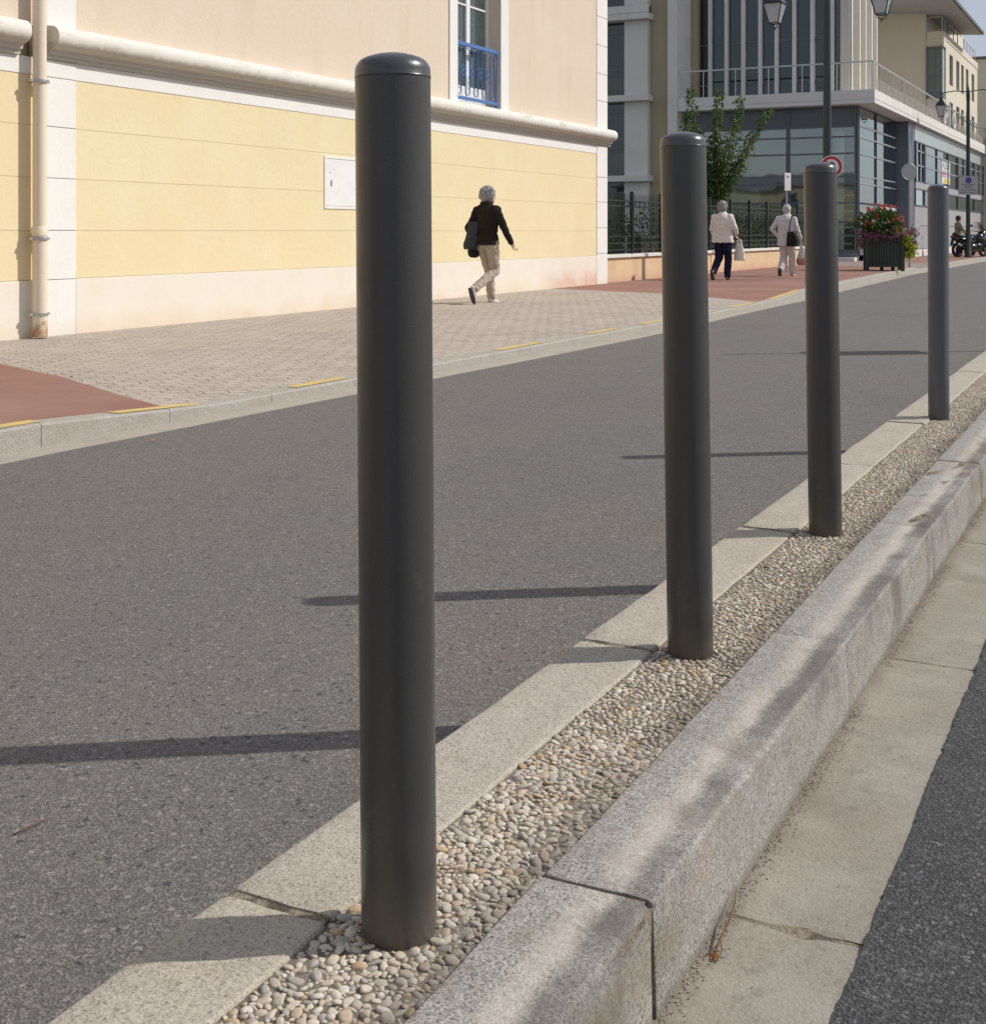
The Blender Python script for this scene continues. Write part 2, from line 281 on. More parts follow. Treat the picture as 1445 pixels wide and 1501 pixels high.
MT['shoe_dark'] = mat('dark shoe leather', (.03, .027, .025), .55, [('noise', 9, 4, .4, .7, (.05, .045, .04), .6)])
MT['shoe_tan'] = mat('tan shoe leather', (.24, .17, .11), .55, [('noise', 9, 4, .4, .7, (.16, .11, .075), .6)])
MT['sole'] = mat('rubber sole', (.06, .057, .055), .8, [('noise', 40, 3, .4, .7, (.09, .085, .08), .6)])
MT['plastic_bag'] = mat('thin plastic bag', (.66, .66, .64), .35, [('noise', 7, 4, .4, .7, (.55, .55, .54), .6), ('z', .02, 9., .20, .10, (.45, .12, .06), .75)], [('noise', 14, .02)], tr=.35)
MT['sign_white'] = mat('sign enamel white', (.74, .74, .73), .4, [('noise', 4, 4, .4, .7, (.69, .69, .67), .6)])
MT['sign_grey'] = mat('sign panel pale grey', (.47, .47, .45), .45, [('noise', 4, 4, .4, .7, (.43, .43, .41), .6)])
MT['sign_red'] = mat('sign enamel red', (.50, .025, .03), .4, [('noise', 4, 4, .4, .7, (.44, .025, .03), .6)])
MT['sign_blue'] = mat('sign enamel blue', (.05, .07, .34), .4, [('noise', 4, 4, .4, .7, (.05, .06, .3), .6)])
MT['sign_black'] = mat('sign enamel black', (.02, .02, .022), .45, [('noise', 4, 4, .4, .7, (.03, .03, .03), .6)])
MT['alu'] = mat('dull aluminium', (.42, .41, .385), .5, [('noise', 6, 4, .4, .7, (.36, .35, .325), .6)], metal=.5)
MT['poster_pink'] = mat('poster pink print', (.66, .25, .28), .6, [('noise', 5, 3, .4, .7, (.6, .2, .22), .5)])
MT['poster_blue'] = mat('poster blue print', (.28, .45, .66), .6, [('noise', 5, 3, .4, .7, (.24, .4, .6), .5)])
MT['poster_yellow'] = mat('poster yellow print', (.64, .52, .10), .6, [('noise', 5, 3, .4, .7, (.58, .46, .08), .5)])
MT['poster_white'] = mat('poster paper', (.72, .72, .70), .6, [('noise', 5, 3, .4, .7, (.66, .66, .65), .5)])
MT['scooter_paint'] = mat('black scooter lacquer', (.008, .008, .01), .14, [('noise', 5, 3, .4, .7, (.012, .012, .014), .5)], coat=.6)
MT['chrome'] = mat('brushed chrome', (.72, .73, .74), .2, [('noise', 30, 3, .4, .7, (.62, .63, .64), .5)], metal=1.)
MT['tyre'] = mat('tyre rubber', (.014, .014, .015), .8, [('noise', 30, 3, .4, .7, (.022, .022, .022), .6)])
MT['seat_vinyl'] = mat('black seat vinyl', (.02, .02, .021), .55, [('noise', 30, 3, .4, .7, (.028, .028, .028), .6)])
MT['light_red'] = mat('red tail lens', (.30, .01, .01), .2, [('noise', 30, 3, .4, .7, (.22, .01, .01), .6)], coat=.5)
MT['screen'] = glass_mat('clear windscreen', (.85, .88, .9), .1)
MT['dry_leaf'] = leafmat('dry leaf', [(.36, .15, .045), (.45, .22, .07), (.28, .11, .04)], .2)
MT['twig'] = mat('dry twig', (.17, .085, .04), .9, [('noise', 60, 3, .4, .7, (.10, .05, .025), .7)])
MT['butt_paper'] = mat('cigarette paper', (.70, .68, .63), .9, [('noise', 90, 3, .4, .7, (.6, .57, .5), .7)])
MT['butt_filter'] = mat('filter paper', (.58, .30, .09), .9, [('noise', 200, 3, .4, .7, (.5, .26, .08), .7)])
MT['stone_step'] = MT['concrete']

def alpha_mat(name, c, a):
    s = NT(name); p = s.n('ShaderNodeBsdfPrincipled', Base_Color=c4(c), Roughness=.6); t = s.n('ShaderNodeBsdfTransparent')
    m = s.n('ShaderNodeMixShader', i0=a, i1=t.outputs[0], i2=p.outputs[0]); s.t.links.new(m.outputs[0], s.out.inputs[0]); return s.m
MT['wire_mesh'] = alpha_mat('fine wire mesh', (.34, .31, .26), .42)

# ------------------------------------------------------------------ mesh helpers
def link(o, parent=None):
    col.objects.link(o)
    if parent is not None:
        o.parent = parent
        if parent.get('wc'):            # parts of this thing are modelled in world coordinates
            q = parent; t = Vector((0, 0, 0))
            while q is not None: t += q.location; q = q.parent
            o.location = o.location - t; o['wc'] = 1
    return o
class MB:
    def __init__(s): s.v = []; s.f = []
    def add(s, vs, fs):
        b = len(s.v); s.v += [tuple(q) for q in vs]; s.f += [tuple(i + b for i in f) for f in fs]; return s
    def box(s, x0, x1, y0, y1, z0, z1):
        v = [(x, y, z) for z in (z0, z1) for y in (y0, y1) for x in (x0, x1)]
        return s.add(v, [(0, 2, 3, 1), (4, 5, 7, 6), (0, 1, 5, 4), (2, 6, 7, 3), (0, 4, 6, 2), (1, 3, 7, 5)])
    def obox(s, c, ax, ay, az):   # oriented box: centre, three half vectors
        c, ax, ay, az = map(Vector, (c, ax, ay, az))
        v = [c + ax * i + ay * j + az * k for k in (-1, 1) for j in (-1, 1) for i in (-1, 1)]
        return s.add(v, [(0, 2, 3, 1), (4, 5, 7, 6), (0, 1, 5, 4), (2, 6, 7, 3), (0, 4, 6, 2), (1, 3, 7, 5)])
    def quad(s, a, b, c, d): return s.add([a, b, c, d], [(0, 1, 2, 3)])
    def tube(s, pts, rad, n=8, caps=True, sq=1.):
        pts = [Vector(p) for p in pts]
        if not hasattr(rad, '__len__'): rad = [rad] * len(pts)
        rings = []; ref = None
        for i, p in enumerate(pts):
            t = (pts[min(i + 1, len(pts) - 1)] - pts[max(i - 1, 0)]).normalized()
            if ref is None: ref = Vector((1, 0, 0)) if abs(t.x) < .8 else Vector((0, 1, 0))
            u = t.cross(ref); u.normalize(); w = t.cross(u).normalized(); ref = -u.cross(t).normalized() if False else ref
            rings.append([p + (u * math.cos(2 * PI * k / n) + w * math.sin(2 * PI * k / n) * sq) * rad[i] for k in range(n)])
        v = [q for r in rings for q in r]; f = []
        for i in range(len(pts) - 1):
            for k in range(n):
                a = i * n + k; b = i * n + (k + 1) % n
                f.append((a, b, b + n, a + n))
        if caps:
            f.append(tuple(range(n - 1, -1, -1))); m = (len(pts) - 1) * n
            f.append(tuple(m + k for k in range(n)))
        return s.add(v, f)
    def lathe(s, prof, n=32, c=(0, 0, 0)):
        v = []; f = []
        for r, z in prof:
            for k in range(n):
                a = 2 * PI * k / n
                v.append((c[0] + r * math.cos(a), c[1] + r * math.sin(a), c[2] + z))
        for i in range(len(prof) - 1):
            for k in range(n):
                a = i * n + k; b = i * n + (k + 1) % n
                f.append((a, b, b + n, a + n))
        f.append(tuple(range(n - 1, -1, -1))); m = (len(prof) - 1) * n
        f.append(tuple(m + k for k in range(n)))
        return s.add(v, f)
    def prism(s, poly, ext):     # 3d polygon extruded by a vector
        p = [Vector(q) for q in poly]; e = Vector(ext); n = len(p)
        v = p + [q + e for q in p]
        f = [tuple(range(n - 1, -1, -1)), tuple(range(n, 2 * n))] + [(i, (i + 1) % n, (i + 1) % n + n, i + n) for i in range(n)]
        return s.add(v, f)
    def loft(s, rings, n=20):    # rings: (cx,cy,cz,rx,ry)
        v = []; f = []
        for cx, cy, cz, rx, ry in rings:
            for k in range(n):
                a = 2 * PI * k / n
                v.append((cx + rx * math.cos(a), cy + ry * math.sin(a), cz))
        for i in range(len(rings) - 1):
            for k in range(n):
                a = i * n + k; b = i * n + (k + 1) % n
                f.append((a, b, b + n, a + n))
        f.append(tuple(range(n - 1, -1, -1))); m = (len(rings) - 1) * n
        f.append(tuple(m + k for k in range(n)))
        return s.add(v, f)
    def ball(s, c, r, n=14, m=9):
        rx, ry, rz = r if hasattr(r, '__len__') else (r, r, r)
        return s.loft([(c[0], c[1], c[2] + rz * -math.cos(PI * max(.02, min(.98, i / m))), rx * math.sin(PI * max(.02, min(.98, i / m))), ry * math.sin(PI * max(.02, min(.98, i / m)))) for i in range(m + 1)], n)
    def cap(s, p0, r0, p1, r1, n=12):   # tapered capsule
        p0, p1 = Vector(p0), Vector(p1); t = (p1 - p0).normalized()
        pts = []; rad = []
        for a in (-80, -50, -20): pts.append(p0 + t * r0 * math.sin(R(a))); rad.append(r0 * math.cos(R(a)))
        for a in (20, 50, 80): pts.append(p1 + t * r1 * math.sin(R(a))); rad.append(r1 * math.cos(R(a)))
        return s.tube(pts, rad, n)
    def mesh(s, name):
        me = bpy.data.meshes.new(name); me.from_pydata(s.v, [], s.f); me.update()
        bm = bmesh.new(); bm.from_mesh(me); bmesh.ops.recalc_face_normals(bm, faces=bm.faces); bm.to_mesh(me); bm.free()
        return me
    def build(s, name, m, parent=None, smooth=False, bevel=0.):
        me = s.mesh(name); o = bpy.data.objects.new(name, me)
        me.materials.append(MT[m] if isinstance(m, str) else m)
        if smooth:
            me.polygons.foreach_set('use_smooth', [True] * len(me.polygons))
            if smooth != 'all':
                me.set_sharp_from_angle(angle=R(40))
        link(o, parent)
        if bevel:
            b = o.modifiers.new('bevel', 'BEVEL'); b.width = bevel; b.segments = 2; b.limit_method = 'ANGLE'
        return o
dg = None
def remeshed(mb, name, m, parent, voxel=.012, smooth=3, noise=0., nscale=.08):
    """unite the pieces of a builder into one continuous surface"""
    o = bpy.data.objects.new('tmp', mb.mesh('tmp')); col.objects.link(o)
    r = o.modifiers.new('r', 'REMESH'); r.mode = 'VOXEL'; r.voxel_size = voxel
    if smooth:
        k = o.modifiers.new('s', 'SMOOTH'); k.factor = .5; k.iterations = smooth
    d = bpy.context.evaluated_depsgraph_get()
    me = bpy.data.meshes.new_from_object(o.evaluated_get(d)); me.name = name
    bpy.data.objects.remove(o)
    if noise:
        for v in me.vertices:
            q = mnoise.noise(v.co / nscale); v.co += v.normal * noise * q
    me.materials.clear(); me.materials.append(MT[m])
    me.polygons.foreach_set('use_smooth', [True] * len(me.polygons))
    return link(bpy.data.objects.new(name, me), parent)
def text_obj(name, body, size, m, parent, loc, rot, ext=.002, align='CENTER'):
    c = bpy.data.curves.new('t', 'FONT'); c.body = body; c.size = size; c.align_x = align; c.align_y = 'CENTER'; c.extrude = ext
    o = bpy.data.objects.new('t', c); col.objects.link(o)
    d = bpy.context.evaluated_depsgraph_get()
    me = bpy.data.meshes.new_from_object(o.evaluated_get(d)); bpy.data.objects.remove(o)
    me.materials.clear(); me.materials.append(MT[m])
    k = bpy.data.objects.new(name, me); k.location = loc; k.rotation_euler = rot
    return link(k, parent)
def thing(name, label, cat, loc=(0, 0, 0), rz=0., group=None):
    o = bpy.data.objects.new(name, None); o.empty_display_size = .1; o.location = loc; o.rotation_euler = (0, 0, rz)
    link(o); o['label'] = label; o['category'] = cat
    if group: o['group'] = group
    return o
def tag(o, label, cat, group=None, kind=None):
    o['label'] = label; o['category'] = cat
    if group: o['group'] = group
    if kind: o['kind'] = kind
    return o
def struct(o): o['kind'] = 'structure'; return o
def nz(x, y, s=1., k=0.): return mnoise.noise((x * s, y * s, k))
def lerp(a, b, t): return a + (b - a) * t
def interp(tab, y):
    if y <= tab[0][0]: return tab[0][1]
    for (a, va), (b, vb) in zip(tab, tab[1:]):
        if y <= b: return va + (vb - va) * (y - a) / (b - a)
    return tab[-1][1]

# ------------------------------------------------------------------ camera, light, sky
TH = R(26.9857)
cam = bpy.data.cameras.new('camera'); co = bpy.data.objects.new('camera', cam); col.objects.link(co)
co.location = (0, 0, 1.13); co.rotation_euler = (R(90), 0, TH)
cam.sensor_fit = 'HORIZONTAL'; cam.sensor_width = 36.; cam.lens = 36. * 1900 / 1445
cam.shift_y = -(750.5 - 339) / 1445
cam.clip_start = .05; cam.clip_end = 3000
scene.camera = co
SE = R(40); SD = Vector((.828 * math.cos(SE), .561 * math.cos(SE), math.sin(SE)))
sun = bpy.data.lights.new('sun', 'SUN'); sun.energy = 3.7; sun.angle = R(.55); sun.color = (1., .95, .88)
so = bpy.data.objects.new('sun', sun); col.objects.link(so); so.rotation_euler = SD.to_track_quat('Z', 'Y').to_euler(); so.location = (20, 20, 40)
w = bpy.data.worlds.new('World'); scene.world = w; w.use_nodes = True
nt = w.node_tree; nt.nodes.clear()
wo = nt.nodes.new('ShaderNodeOutputWorld'); bg = nt.nodes.new('ShaderNodeBackground'); sky = nt.nodes.new('ShaderNodeTexSky')
sky.sky_type = 'NISHITA'; sky.sun_disc = False; sky.sun_elevation = SE; sky.sun_rotation = math.atan2(.828, .561); sky.dust_density = 1.0; sky.air_density = 1.2
tcw = nt.nodes.new('ShaderNodeTexCoord'); mp = nt.nodes.new('ShaderNodeMapping'); mp.inputs['Scale'].default_value = (1, 1, 3.2)
cn = nt.nodes.new('ShaderNodeTexNoise'); cn.inputs['Scale'].default_value = 2.6; cn.inputs['Detail'].default_value = 9.; cn.inputs['Roughness'].default_value = .58
cr = nt.nodes.new('ShaderNodeMapRange'); cr.inputs['From Min'].default_value = .42; cr.inputs['From Max'].default_value = .66; cr.inputs['To Min'].default_value = .72; cr.inputs['To Max'].default_value = .95
mx = nt.nodes.new('ShaderNodeMix'); mx.data_type = 'RGBA'; mx.inputs[7].default_value = (3.0, 3.2, 3.8, 1)
L = nt.links.new
L(tcw.outputs['Generated'], mp.inputs[0]); L(mp.outputs[0], cn.inputs['Vector']); L(cn.outputs[0], cr.inputs['Value']); L(cr.outputs[0], mx.inputs[0])
L(sky.outputs[0], mx.inputs[6]); L(mx.outputs[2], bg.inputs['Color']); L(bg.outputs[0], wo.inputs[0])
bg.inputs['Strength'].default_value = .145
scene.view_settings.view_transform = 'Standard'; scene.view_settings.look = 'None'; scene.view_settings.exposure = .0; scene.view_settings.gamma = 1.

# ------------------------------------------------------------------ ground, road, median
struct(MB().quad((-700, -400, -.06), (700, -400, -.06), (700, 1200, -.06), (-700, 1200, -.06)).build('ground', 'ground'))
def sheet(name, m, xl, xr, ys, zf, nx=4):
    """grid between two edges given as functions of y"""
    v = []; f = []
    for y in ys:
        a, b = xl(y), xr(y)
        for i in range(nx + 1):
            x = lerp(a, b, i / nx); v.append((x, y, zf(x, y)))
    for j in range(len(ys) - 1):
        for i in range(nx):
            k = j * (nx + 1) + i; f.append((k, k + 1, k + nx + 2, k + nx + 1))
    o = MB().add(v, f).build(name, m, smooth='all'); return struct(o)
def yr(a, b, st):
    n = max(1, int(round((b - a) / st))); return [a + (b - a) * i / n for i in range(n + 1)]
ROAD_L = [(-6, -4.98), (6.5, -4.97), (9, -4.90), (13.2, -4.84), (17.7, -5.0), (21.3, -5.08), (28.6, -5.36), (35.4, -5.59), (48, -5.62), (140, -5.7)]
KERB_F = [(-6, -5.21), (12, -5.21), (15, -5.2), (20, -5.3), (23, -5.42), (30, -5.72), (38, -6.0), (44, -6.02), (54, -5.95), (140, -6.0)]
KERB_H = [(-6, .12), (5.0, .12), (6.4, .052), (20.2, .05), (22.4, .11), (38, .11), (39.2, .03), (43.5, .03), (46, .11), (140, .11)]
road_l = lambda y: interp(ROAD_L, y); kf = lambda y: interp(KERB_F, y); kh = lambda y: interp(KERB_H, y)
ysr = yr(-6, 4, .5) + yr(4, 140, 1.)[1:]
sheet('road', 'asphalt', lambda y: road_l(y) + .012 * nz(0, y, 3.), lambda y: -1.19, ysr, lambda x, y: .0 + .004 * nz(x, y, .9), 6)
sheet('gutter', 'far_gutter', lambda y: kf(y) - .02, lambda y: road_l(y) + .06, ysr, lambda x, y: -.006, 1)
# far kerb: stones 1 m long
KW = .15
mb = MB(); y = -6.
while y < 100:
    y1 = y + .995; 
    for a, b in ((y, (y + y1) / 2), ((y + y1) / 2, y1)):
        za, zb = kh(a), kh(b); xa, xb = kf(a), kf(b); c = .012
        P = [(lambda yy, xx, zz: [(xx, yy, -.05), (xx, yy, zz - c), (xx - c, yy, zz), (xx - KW, yy, zz), (xx - KW, yy, -.05)])(a, xa, za), (lambda yy, xx, zz: [(xx, yy, -.05), (xx, yy, zz - c), (xx - c, yy, zz), (xx - KW, yy, zz), (xx - KW, yy, -.05)])(b, xb, zb)]
        mb.add(P[0] + P[1], [(0, 1, 2, 3, 4), (9, 8, 7, 6, 5)] + [(i, (i + 1) % 5, (i + 1) % 5 + 5, i + 5) for i in range(5)])
    y += 1.
struct(mb.build('kerb', 'granite_far'))
# worn yellow dashes on the kerb top
mb = MB()
for a, b in ((3.2, 5.05), (5.62, 6.35), (7.35, 8.0), (10.5, 11.4), (12.6, 13.4), (14.2, 15.6), (16.3, 17.0), (17.9, 19.2), (20.3, 22.6)):
    for p, q in zip(yr(a, b, .25), yr(a, b, .25)[1:]):
        j = lambda t: .012 * nz(t, 3, 5)
        mb.quad((kf(p) - .045 + j(p), p, kh(p) + .004), (kf(q) - .045 + j(q), q, kh(q) + .004), (kf(q) - .148, q, kh(q) + .004), (kf(p) - .148, p, kh(p) + .004))
struct(mb.build('kerb_marking', 'yellow_paint'))
# far pavement: red asphalt, pavers over the crossing, red asphalt, pale entry
FX = -9.55
back = lambda y: -9.9 if y < 44 else -11.
front = lambda y: kf(y) - KW + .002
pz = lambda x, y: lerp(kh(y), .115 if not 39 < y < 43.5 else .09, min(1., max(0., (front(y) - x) / 1.4))) - .003
def region(name, m, ya, yb, n=24, dz=0.):
    """pavement between two slanted boundaries ya(x), yb(x)"""
    nx = 16; v = []; f = []
    for j in range(n + 1):
        for i in range(nx + 1):
            t = i / nx
            x = lerp(-5.36, -10., t); y = lerp(ya(x), yb(x), j / n)
            x = lerp(front(y), back(y), t)
            v.append((x, y, pz(x, y) + dz))
    for j in range(n):
        for i in range(nx):
            k = j * (nx + 1) + i; f.append((k, k + 1, k + nx + 2, k + nx + 1))
    return struct(MB().add(v, f).build(name, m, smooth='all'))
bl = lambda x: 6.12 + (x + 5.36) * -.40
br = lambda x: 19.55 + (x + 5.2) * -.333
region('pavement', 'red_asphalt', lambda x: -6, bl)
region('paved_crossing', 'pavers', bl, br, 40)
region('pavement', 'red_asphalt', br, lambda x: 39.0, 30)
region('driveway', 'drive', lambda x: 39.0, lambda x: 44.5, 12)
region('pavement', 'red_asphalt', lambda x: 44.5, lambda x: 100, 40)

# median: left stones, pebble bed, right kerb, gutter, near asphalt
ZM = .17
def stone_row(name, m, prof, joints, gap, bev_end, jit, k):
    mb = MB()
    for a, b in zip(joints, joints[1:]):
        n = max(2, int((b - a) / .09)); ys = [a + gap / 2, a + gap / 2 + bev_end] + [lerp(a + gap / 2 + bev_end, b - gap / 2 - bev_end, i / n) for i in range(1, n)] + [b - gap / 2 - bev_end, b - gap / 2]
        dz = rnd.uniform(-.003, .003); dx = rnd.uniform(-.003, .003); v = []; N = len(prof)
        cxm = sum(p[0] for p in prof) / N; czm = sum(p[1] for p in prof) / N
        for i, y in enumerate(ys):
            sc = .955 if i in (0, len(ys) - 1) else 1.
            for q, (x, z) in enumerate(prof):
                xx = cxm + (x - cxm) * (1 - (1 - sc) * .6) + dx + jit * nz(x * 9, y, 5, k) ; zz = czm + (z - czm) * sc + dz + jit * nz(x * 9, y, 6, k + 4)
                v.append((xx, y + jit * nz(x * 12, z * 12, 3, k + a), zz))
        f = []
        for i in range(len(ys) - 1):
            for q in range(N):
                f.append((i * N + q, i * N + (q + 1) % N, (i + 1) * N + (q + 1) % N, (i + 1) * N + q))
        f += [tuple(range(N)), tuple((len(ys) - 1) * N + q for q in range(N - 1, -1, -1))]
        mb.add(v, f)
    o = mb.build(name, m, smooth=True); return struct(o)
def rounded(x0, x1, z0, z1, rl, rr, sub=5):
    p = [(x0, z0), (x0, lerp(z0, z1 - rl, .5)), (x0, z1 - rl)]
    p += [(x0 + rl - rl * math.cos(R(a)), z1 - rl + rl * math.sin(R(a))) for a in (30, 60, 90)]
    p += [(lerp(x0 + rl, x1 - rr, i / sub), z1) for i in range(1, sub)]
    p += [(x1 - rr + rr * math.sin(R(a)), z1 - rr + rr * math.cos(R(a))) for a in (0, 18, 36, 54, 72, 90)]
    p += [(x1 + .004, lerp(z0, z1 - rr, .66)), (x1 + .006, lerp(z0, z1 - rr, .33)), (x1 + .006, z0)]
    return p
JL = [1.51 + 1.312 * i for i in range(-4, 26)]
JR = [1.755 + 1.315 * i for i in range(-4, 26)]
stone_row('median_edging', 'granite_warm', rounded(-1.205, -1.022, -.05, ZM, .012, .008), JL, .020, .008, .004, 1.)
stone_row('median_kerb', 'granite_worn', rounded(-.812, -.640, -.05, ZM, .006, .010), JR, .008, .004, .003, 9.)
mb = MB()
mb.box(-1.194, -1.030, -3.5, 33, -.04, ZM - .006); mb.box(-.806, -.6402, -3.5, 33, -.04, ZM - .0105); mb.box(-.806, -.650, -3.5, 33, ZM - .0104, ZM - .0035)
struct(mb.build('kerb_joint', 'joint'))
sheet('pebble_bed', 'mortar', lambda y: -1.03, lambda y: -.802, yr(-3.5, 33, .08), lambda x, y: ZM - .0094 + .0028 * nz(x, y, 12), 8)
# pebbles, real stones packed on the bed
rng = np.random.default_rng(5)
def ico(sub):
    bm = bmesh.new(); bmesh.ops.create_icosphere(bm, subdivisions=sub, radius=1.); bm.verts.ensure_lookup_table()
    v = np.array([q.co[:] for q in bm.verts]); f = np.array([[a.index for a in q.verts] for q in bm.faces]); bm.free(); return v, f
I1, I2 = ico(1), ico(2)
bol = [(-.930, 1.540), (-.9462, 2.8564), (-.936, 4.186), (-.985, 7.0)]
grid = {}; peb = []
def try_pebble(x, y, r):
    gx, gy = int(x / .022), int(y / .022)
    for i in (-1, 0, 1):
        for j in (-1, 0, 1):
            for (a, b, q) in grid.get((gx + i, gy + j), ()):
                if (a - x) ** 2 + (b - y) ** 2 < ((q + r) * .76) ** 2: return
    for bx, by in bol:
        if (bx - x) ** 2 + (by - y) ** 2 < (.052 + r * .6) ** 2: return
    grid.setdefault((gx, gy), []).append((x, y, r)); peb.append((x, y, r))
for (lo, hi, dens) in ((.0068, .0100, 6000), (.0048, .0068, 24000), (.0030, .0048, 42000)):
    for ya, yb, kf_ in ((.45, .95, .8), (.95, 3.4, 1.), (3.4, 10.5, .5)):
        for _ in range(int(dens * kf_ * .2 * (yb - ya))):
            r = rng.uniform(lo, hi)
            try_pebble(rng.uniform(-1.021 + r * .5, -.813 - r * .4), rng.uniform(ya, yb), r)
VV = []; FF = []; nb = 0
for x, y, r in peb:
    V, F_ = I2 if y < 2.3 else I1
    s = np.array([r * rng.uniform(.95, 1.45), r * rng.uniform(.72, 1.), r * rng.uniform(.42, .62)])
    a = rng.uniform(0, 2 * PI); ca, sa = math.cos(a), math.sin(a)
    ph = rng.uniform(0, 9, 3)
    q = V * (1 + .17 * np.sin(2.6 * V[:, [1, 2, 0]] + ph).sum(1, keepdims=True) * .6)
    q = np.sign(q) * np.abs(q) ** .86
    pl_ = rng.normal(size=3); pl_ /= np.linalg.norm(pl_); e_ = np.maximum(q @ pl_ - .55, 0)[:, None]; q = q - e_ * pl_ * .8   # a broken face
    q = q * s
    t1, t2 = rng.uniform(-.3, .3, 2)
    q = np.stack([q[:, 0], q[:, 1], q[:, 2] + q[:, 0] * t1 + q[:, 1] * t2], 1)
    q = np.stack([q[:, 0] * ca - q[:, 1] * sa + x, q[:, 0] * sa + q[:, 1] * ca + y, q[:, 2] + ZM - .0092 + rng.uniform(-.0022, .0010)], 1)
    VV.append(q); FF.append(F_ + nb); nb += len(V)
VV = np.concatenate(VV); FF = np.concatenate(FF)
me = bpy.data.meshes.new('pebbles'); me.vertices.add(len(VV)); me.vertices.foreach_set('co', VV.ravel())
me.loops.add(len(FF) * 3); me.loops.foreach_set('vertex_index', FF.ravel().astype(np.int32))
me.polygons.add(len(FF)); me.polygons.foreach_set('loop_start', np.arange(0, len(FF) * 3, 3, dtype=np.int32)); me.polygons.foreach_set('loop_total', np.full(len(FF), 3, dtype=np.int32))
me.polygons.foreach_set('use_smooth', np.ones(len(FF), dtype=bool)); me.update(calc_edges=True); me.materials.append(MT['pebbles'])
tag(link(bpy.data.objects.new('pebbles', me)), 'rounded beige pebbles packed between the two stone edgings', 'pebbles', kind='stuff')
VV = []; FF = []; nb = 0
for _ in range(5200):
    y = rng.uniform(1.2, 8.); x = -.632 + abs(rng.normal(0, .016)) if rng.random() < .93 else rng.uniform(-.63, -.42)
    if nz(x, y, 2.2) < -.25: continue
    r = rng.uniform(.0006, .0017); V, F_ = I1
    q = V * np.array([r * rng.uniform(.8, 1.6), r, r * .7]); a = rng.uniform(0, 6.28)
    q = np.stack([q[:, 0] * math.cos(a) - q[:, 1] * math.sin(a) + x, q[:, 0] * math.sin(a) + q[:, 1] * math.cos(a) + y, q[:, 2] + .0025], 1)
    VV.append(q); FF.append(F_ + nb); nb += len(V)
gm = bpy.data.meshes.new('grit'); gm.from_pydata(np.concatenate(VV).tolist(), [], np.concatenate(FF).tolist()); gm.materials.append(MT['pebbles'])
tag(link(bpy.data.objects.new('grit', gm)), 'fine sandy grit gathered along the foot of the granite kerb', 'grit', kind='stuff')
# gutter slabs with open joints
JG = [2.09 + 1.45 * i for i in range(-4, 22)]
mb = MB()
for a, b in zip(JG, JG[1:]):
    ys = yr(a + .006, b - .006, .05); v = []; f = []
    for i, y in enumerate(ys):
        e = .004 if i in (0, len(ys) - 1) else 0
        w0 = .010 * nz(y, a, 16) ; 
        for x in (-.665, -.58, -.5, -.43, -.392):
            v.append((x, y + (.008 * nz(x, a, 22) if i in (0, len(ys) - 1) else 0), .001 - e + .0025 * nz(x * 3, y, 3)))
    for i in range(len(ys) - 1):
        for q in range(4): f.append((i * 5 + q, i * 5 + q + 1, i * 5 + q + 6, i * 5 + q + 5))
    mb.add(v, f)
struct(mb.build('gutter', 'gutter', smooth=True))
struct(MB().quad((-.69, -4, -.0035), (-.36, -4, -.0035), (-.36, 34, -.0035), (-.69, 34, -.0035)).build('gutter_joint', 'joint'))
# near asphalt, ragged edge lying over the gutter
ys = yr(-5, .9, .5) + yr(.9, 5.5, .008)[1:] + yr(5.5, 34, .1)[1:] + yr(34, 140, 10)[1:]
sheet('road', 'asphalt_dark', lambda y: -.405 + .003 * nz(0, y, 17) + .0045 * nz(3, y, 41) * (.5 + nz(5, y, 6)) + .006 * nz(9, y, 97) * max(0., .35 + nz(11, y, 9)) + .006 * nz(7, y, 3), lambda y: 6., ys, lambda x, y: .0075 if x > -.35 else .0068, 5)
mb = MB(); 
for p, q in zip(ys, ys[1:]):
    e = lambda y: -.405 + .003 * nz(0, y, 17) + .0045 * nz(3, y, 41) * (.5 + nz(5, y, 6)) + .006 * nz(9, y, 97) * max(0., .35 + nz(11, y, 9)) + .006 * nz(7, y, 3)
    if q < 34: mb.quad((e(p), p, .0068), (e(q), q, .0068), (e(q) - .003, q, -.004), (e(p) - .003, p, -.004))
struct(mb.build('road_edge', 'asphalt_dark'))
mb = MB().box(6.0, 6.15, -5, 140, -.05, .12)
struct(mb.build('kerb', 'granite')); 
struct(MB().quad((6.15, -5, .117), (12, -5, .117), (12, 140, .117), (6.15, 140, .117)).build('pavement', 'drive'))

# ------------------------------------------------------------------ bollards
H = 1.2; rb = .0523
prof_s = [(rb - .0025, -.05), (rb - .0025, .0), (rb, .004), (rb, .2), (rb, .6), (rb, .9), (rb, H - .0363)]
prof_c = [(rb + .0002, H - .0362), (rb + .0009, H - .0345), (rb + .0002, H - .033), (rb, H - .0255), (rb - .0010, H - .0205), (rb - .0035, H - .0155), (rb - .0075, H - .0112), (rb - .013, H - .0080), (rb - .021, H - .0052), (rb - .031, H - .0026), (rb - .042, H - .0008), (.003, H)]
blab = ['dark grey steel bollard with domed cap, nearest and largest, in the pebble strip', 'dark grey steel bollard second nearest, its top overlapping the small tree',
        'dark grey steel bollard with the red ringed road sign peeping over its cap', 'dark grey steel bollard farthest along the strip, in front of the grey shopfront']
lean = [(-.0090, 0), (-.0175, .0), (-.0175, 0), (-.004, 0)]
PALER = [None, None, None, (.072, .074, .082)]
b0 = None; BZ = [.008, -.010, -.016, .004]
rv = Vector((math.cos(TH), math.sin(TH), 0))
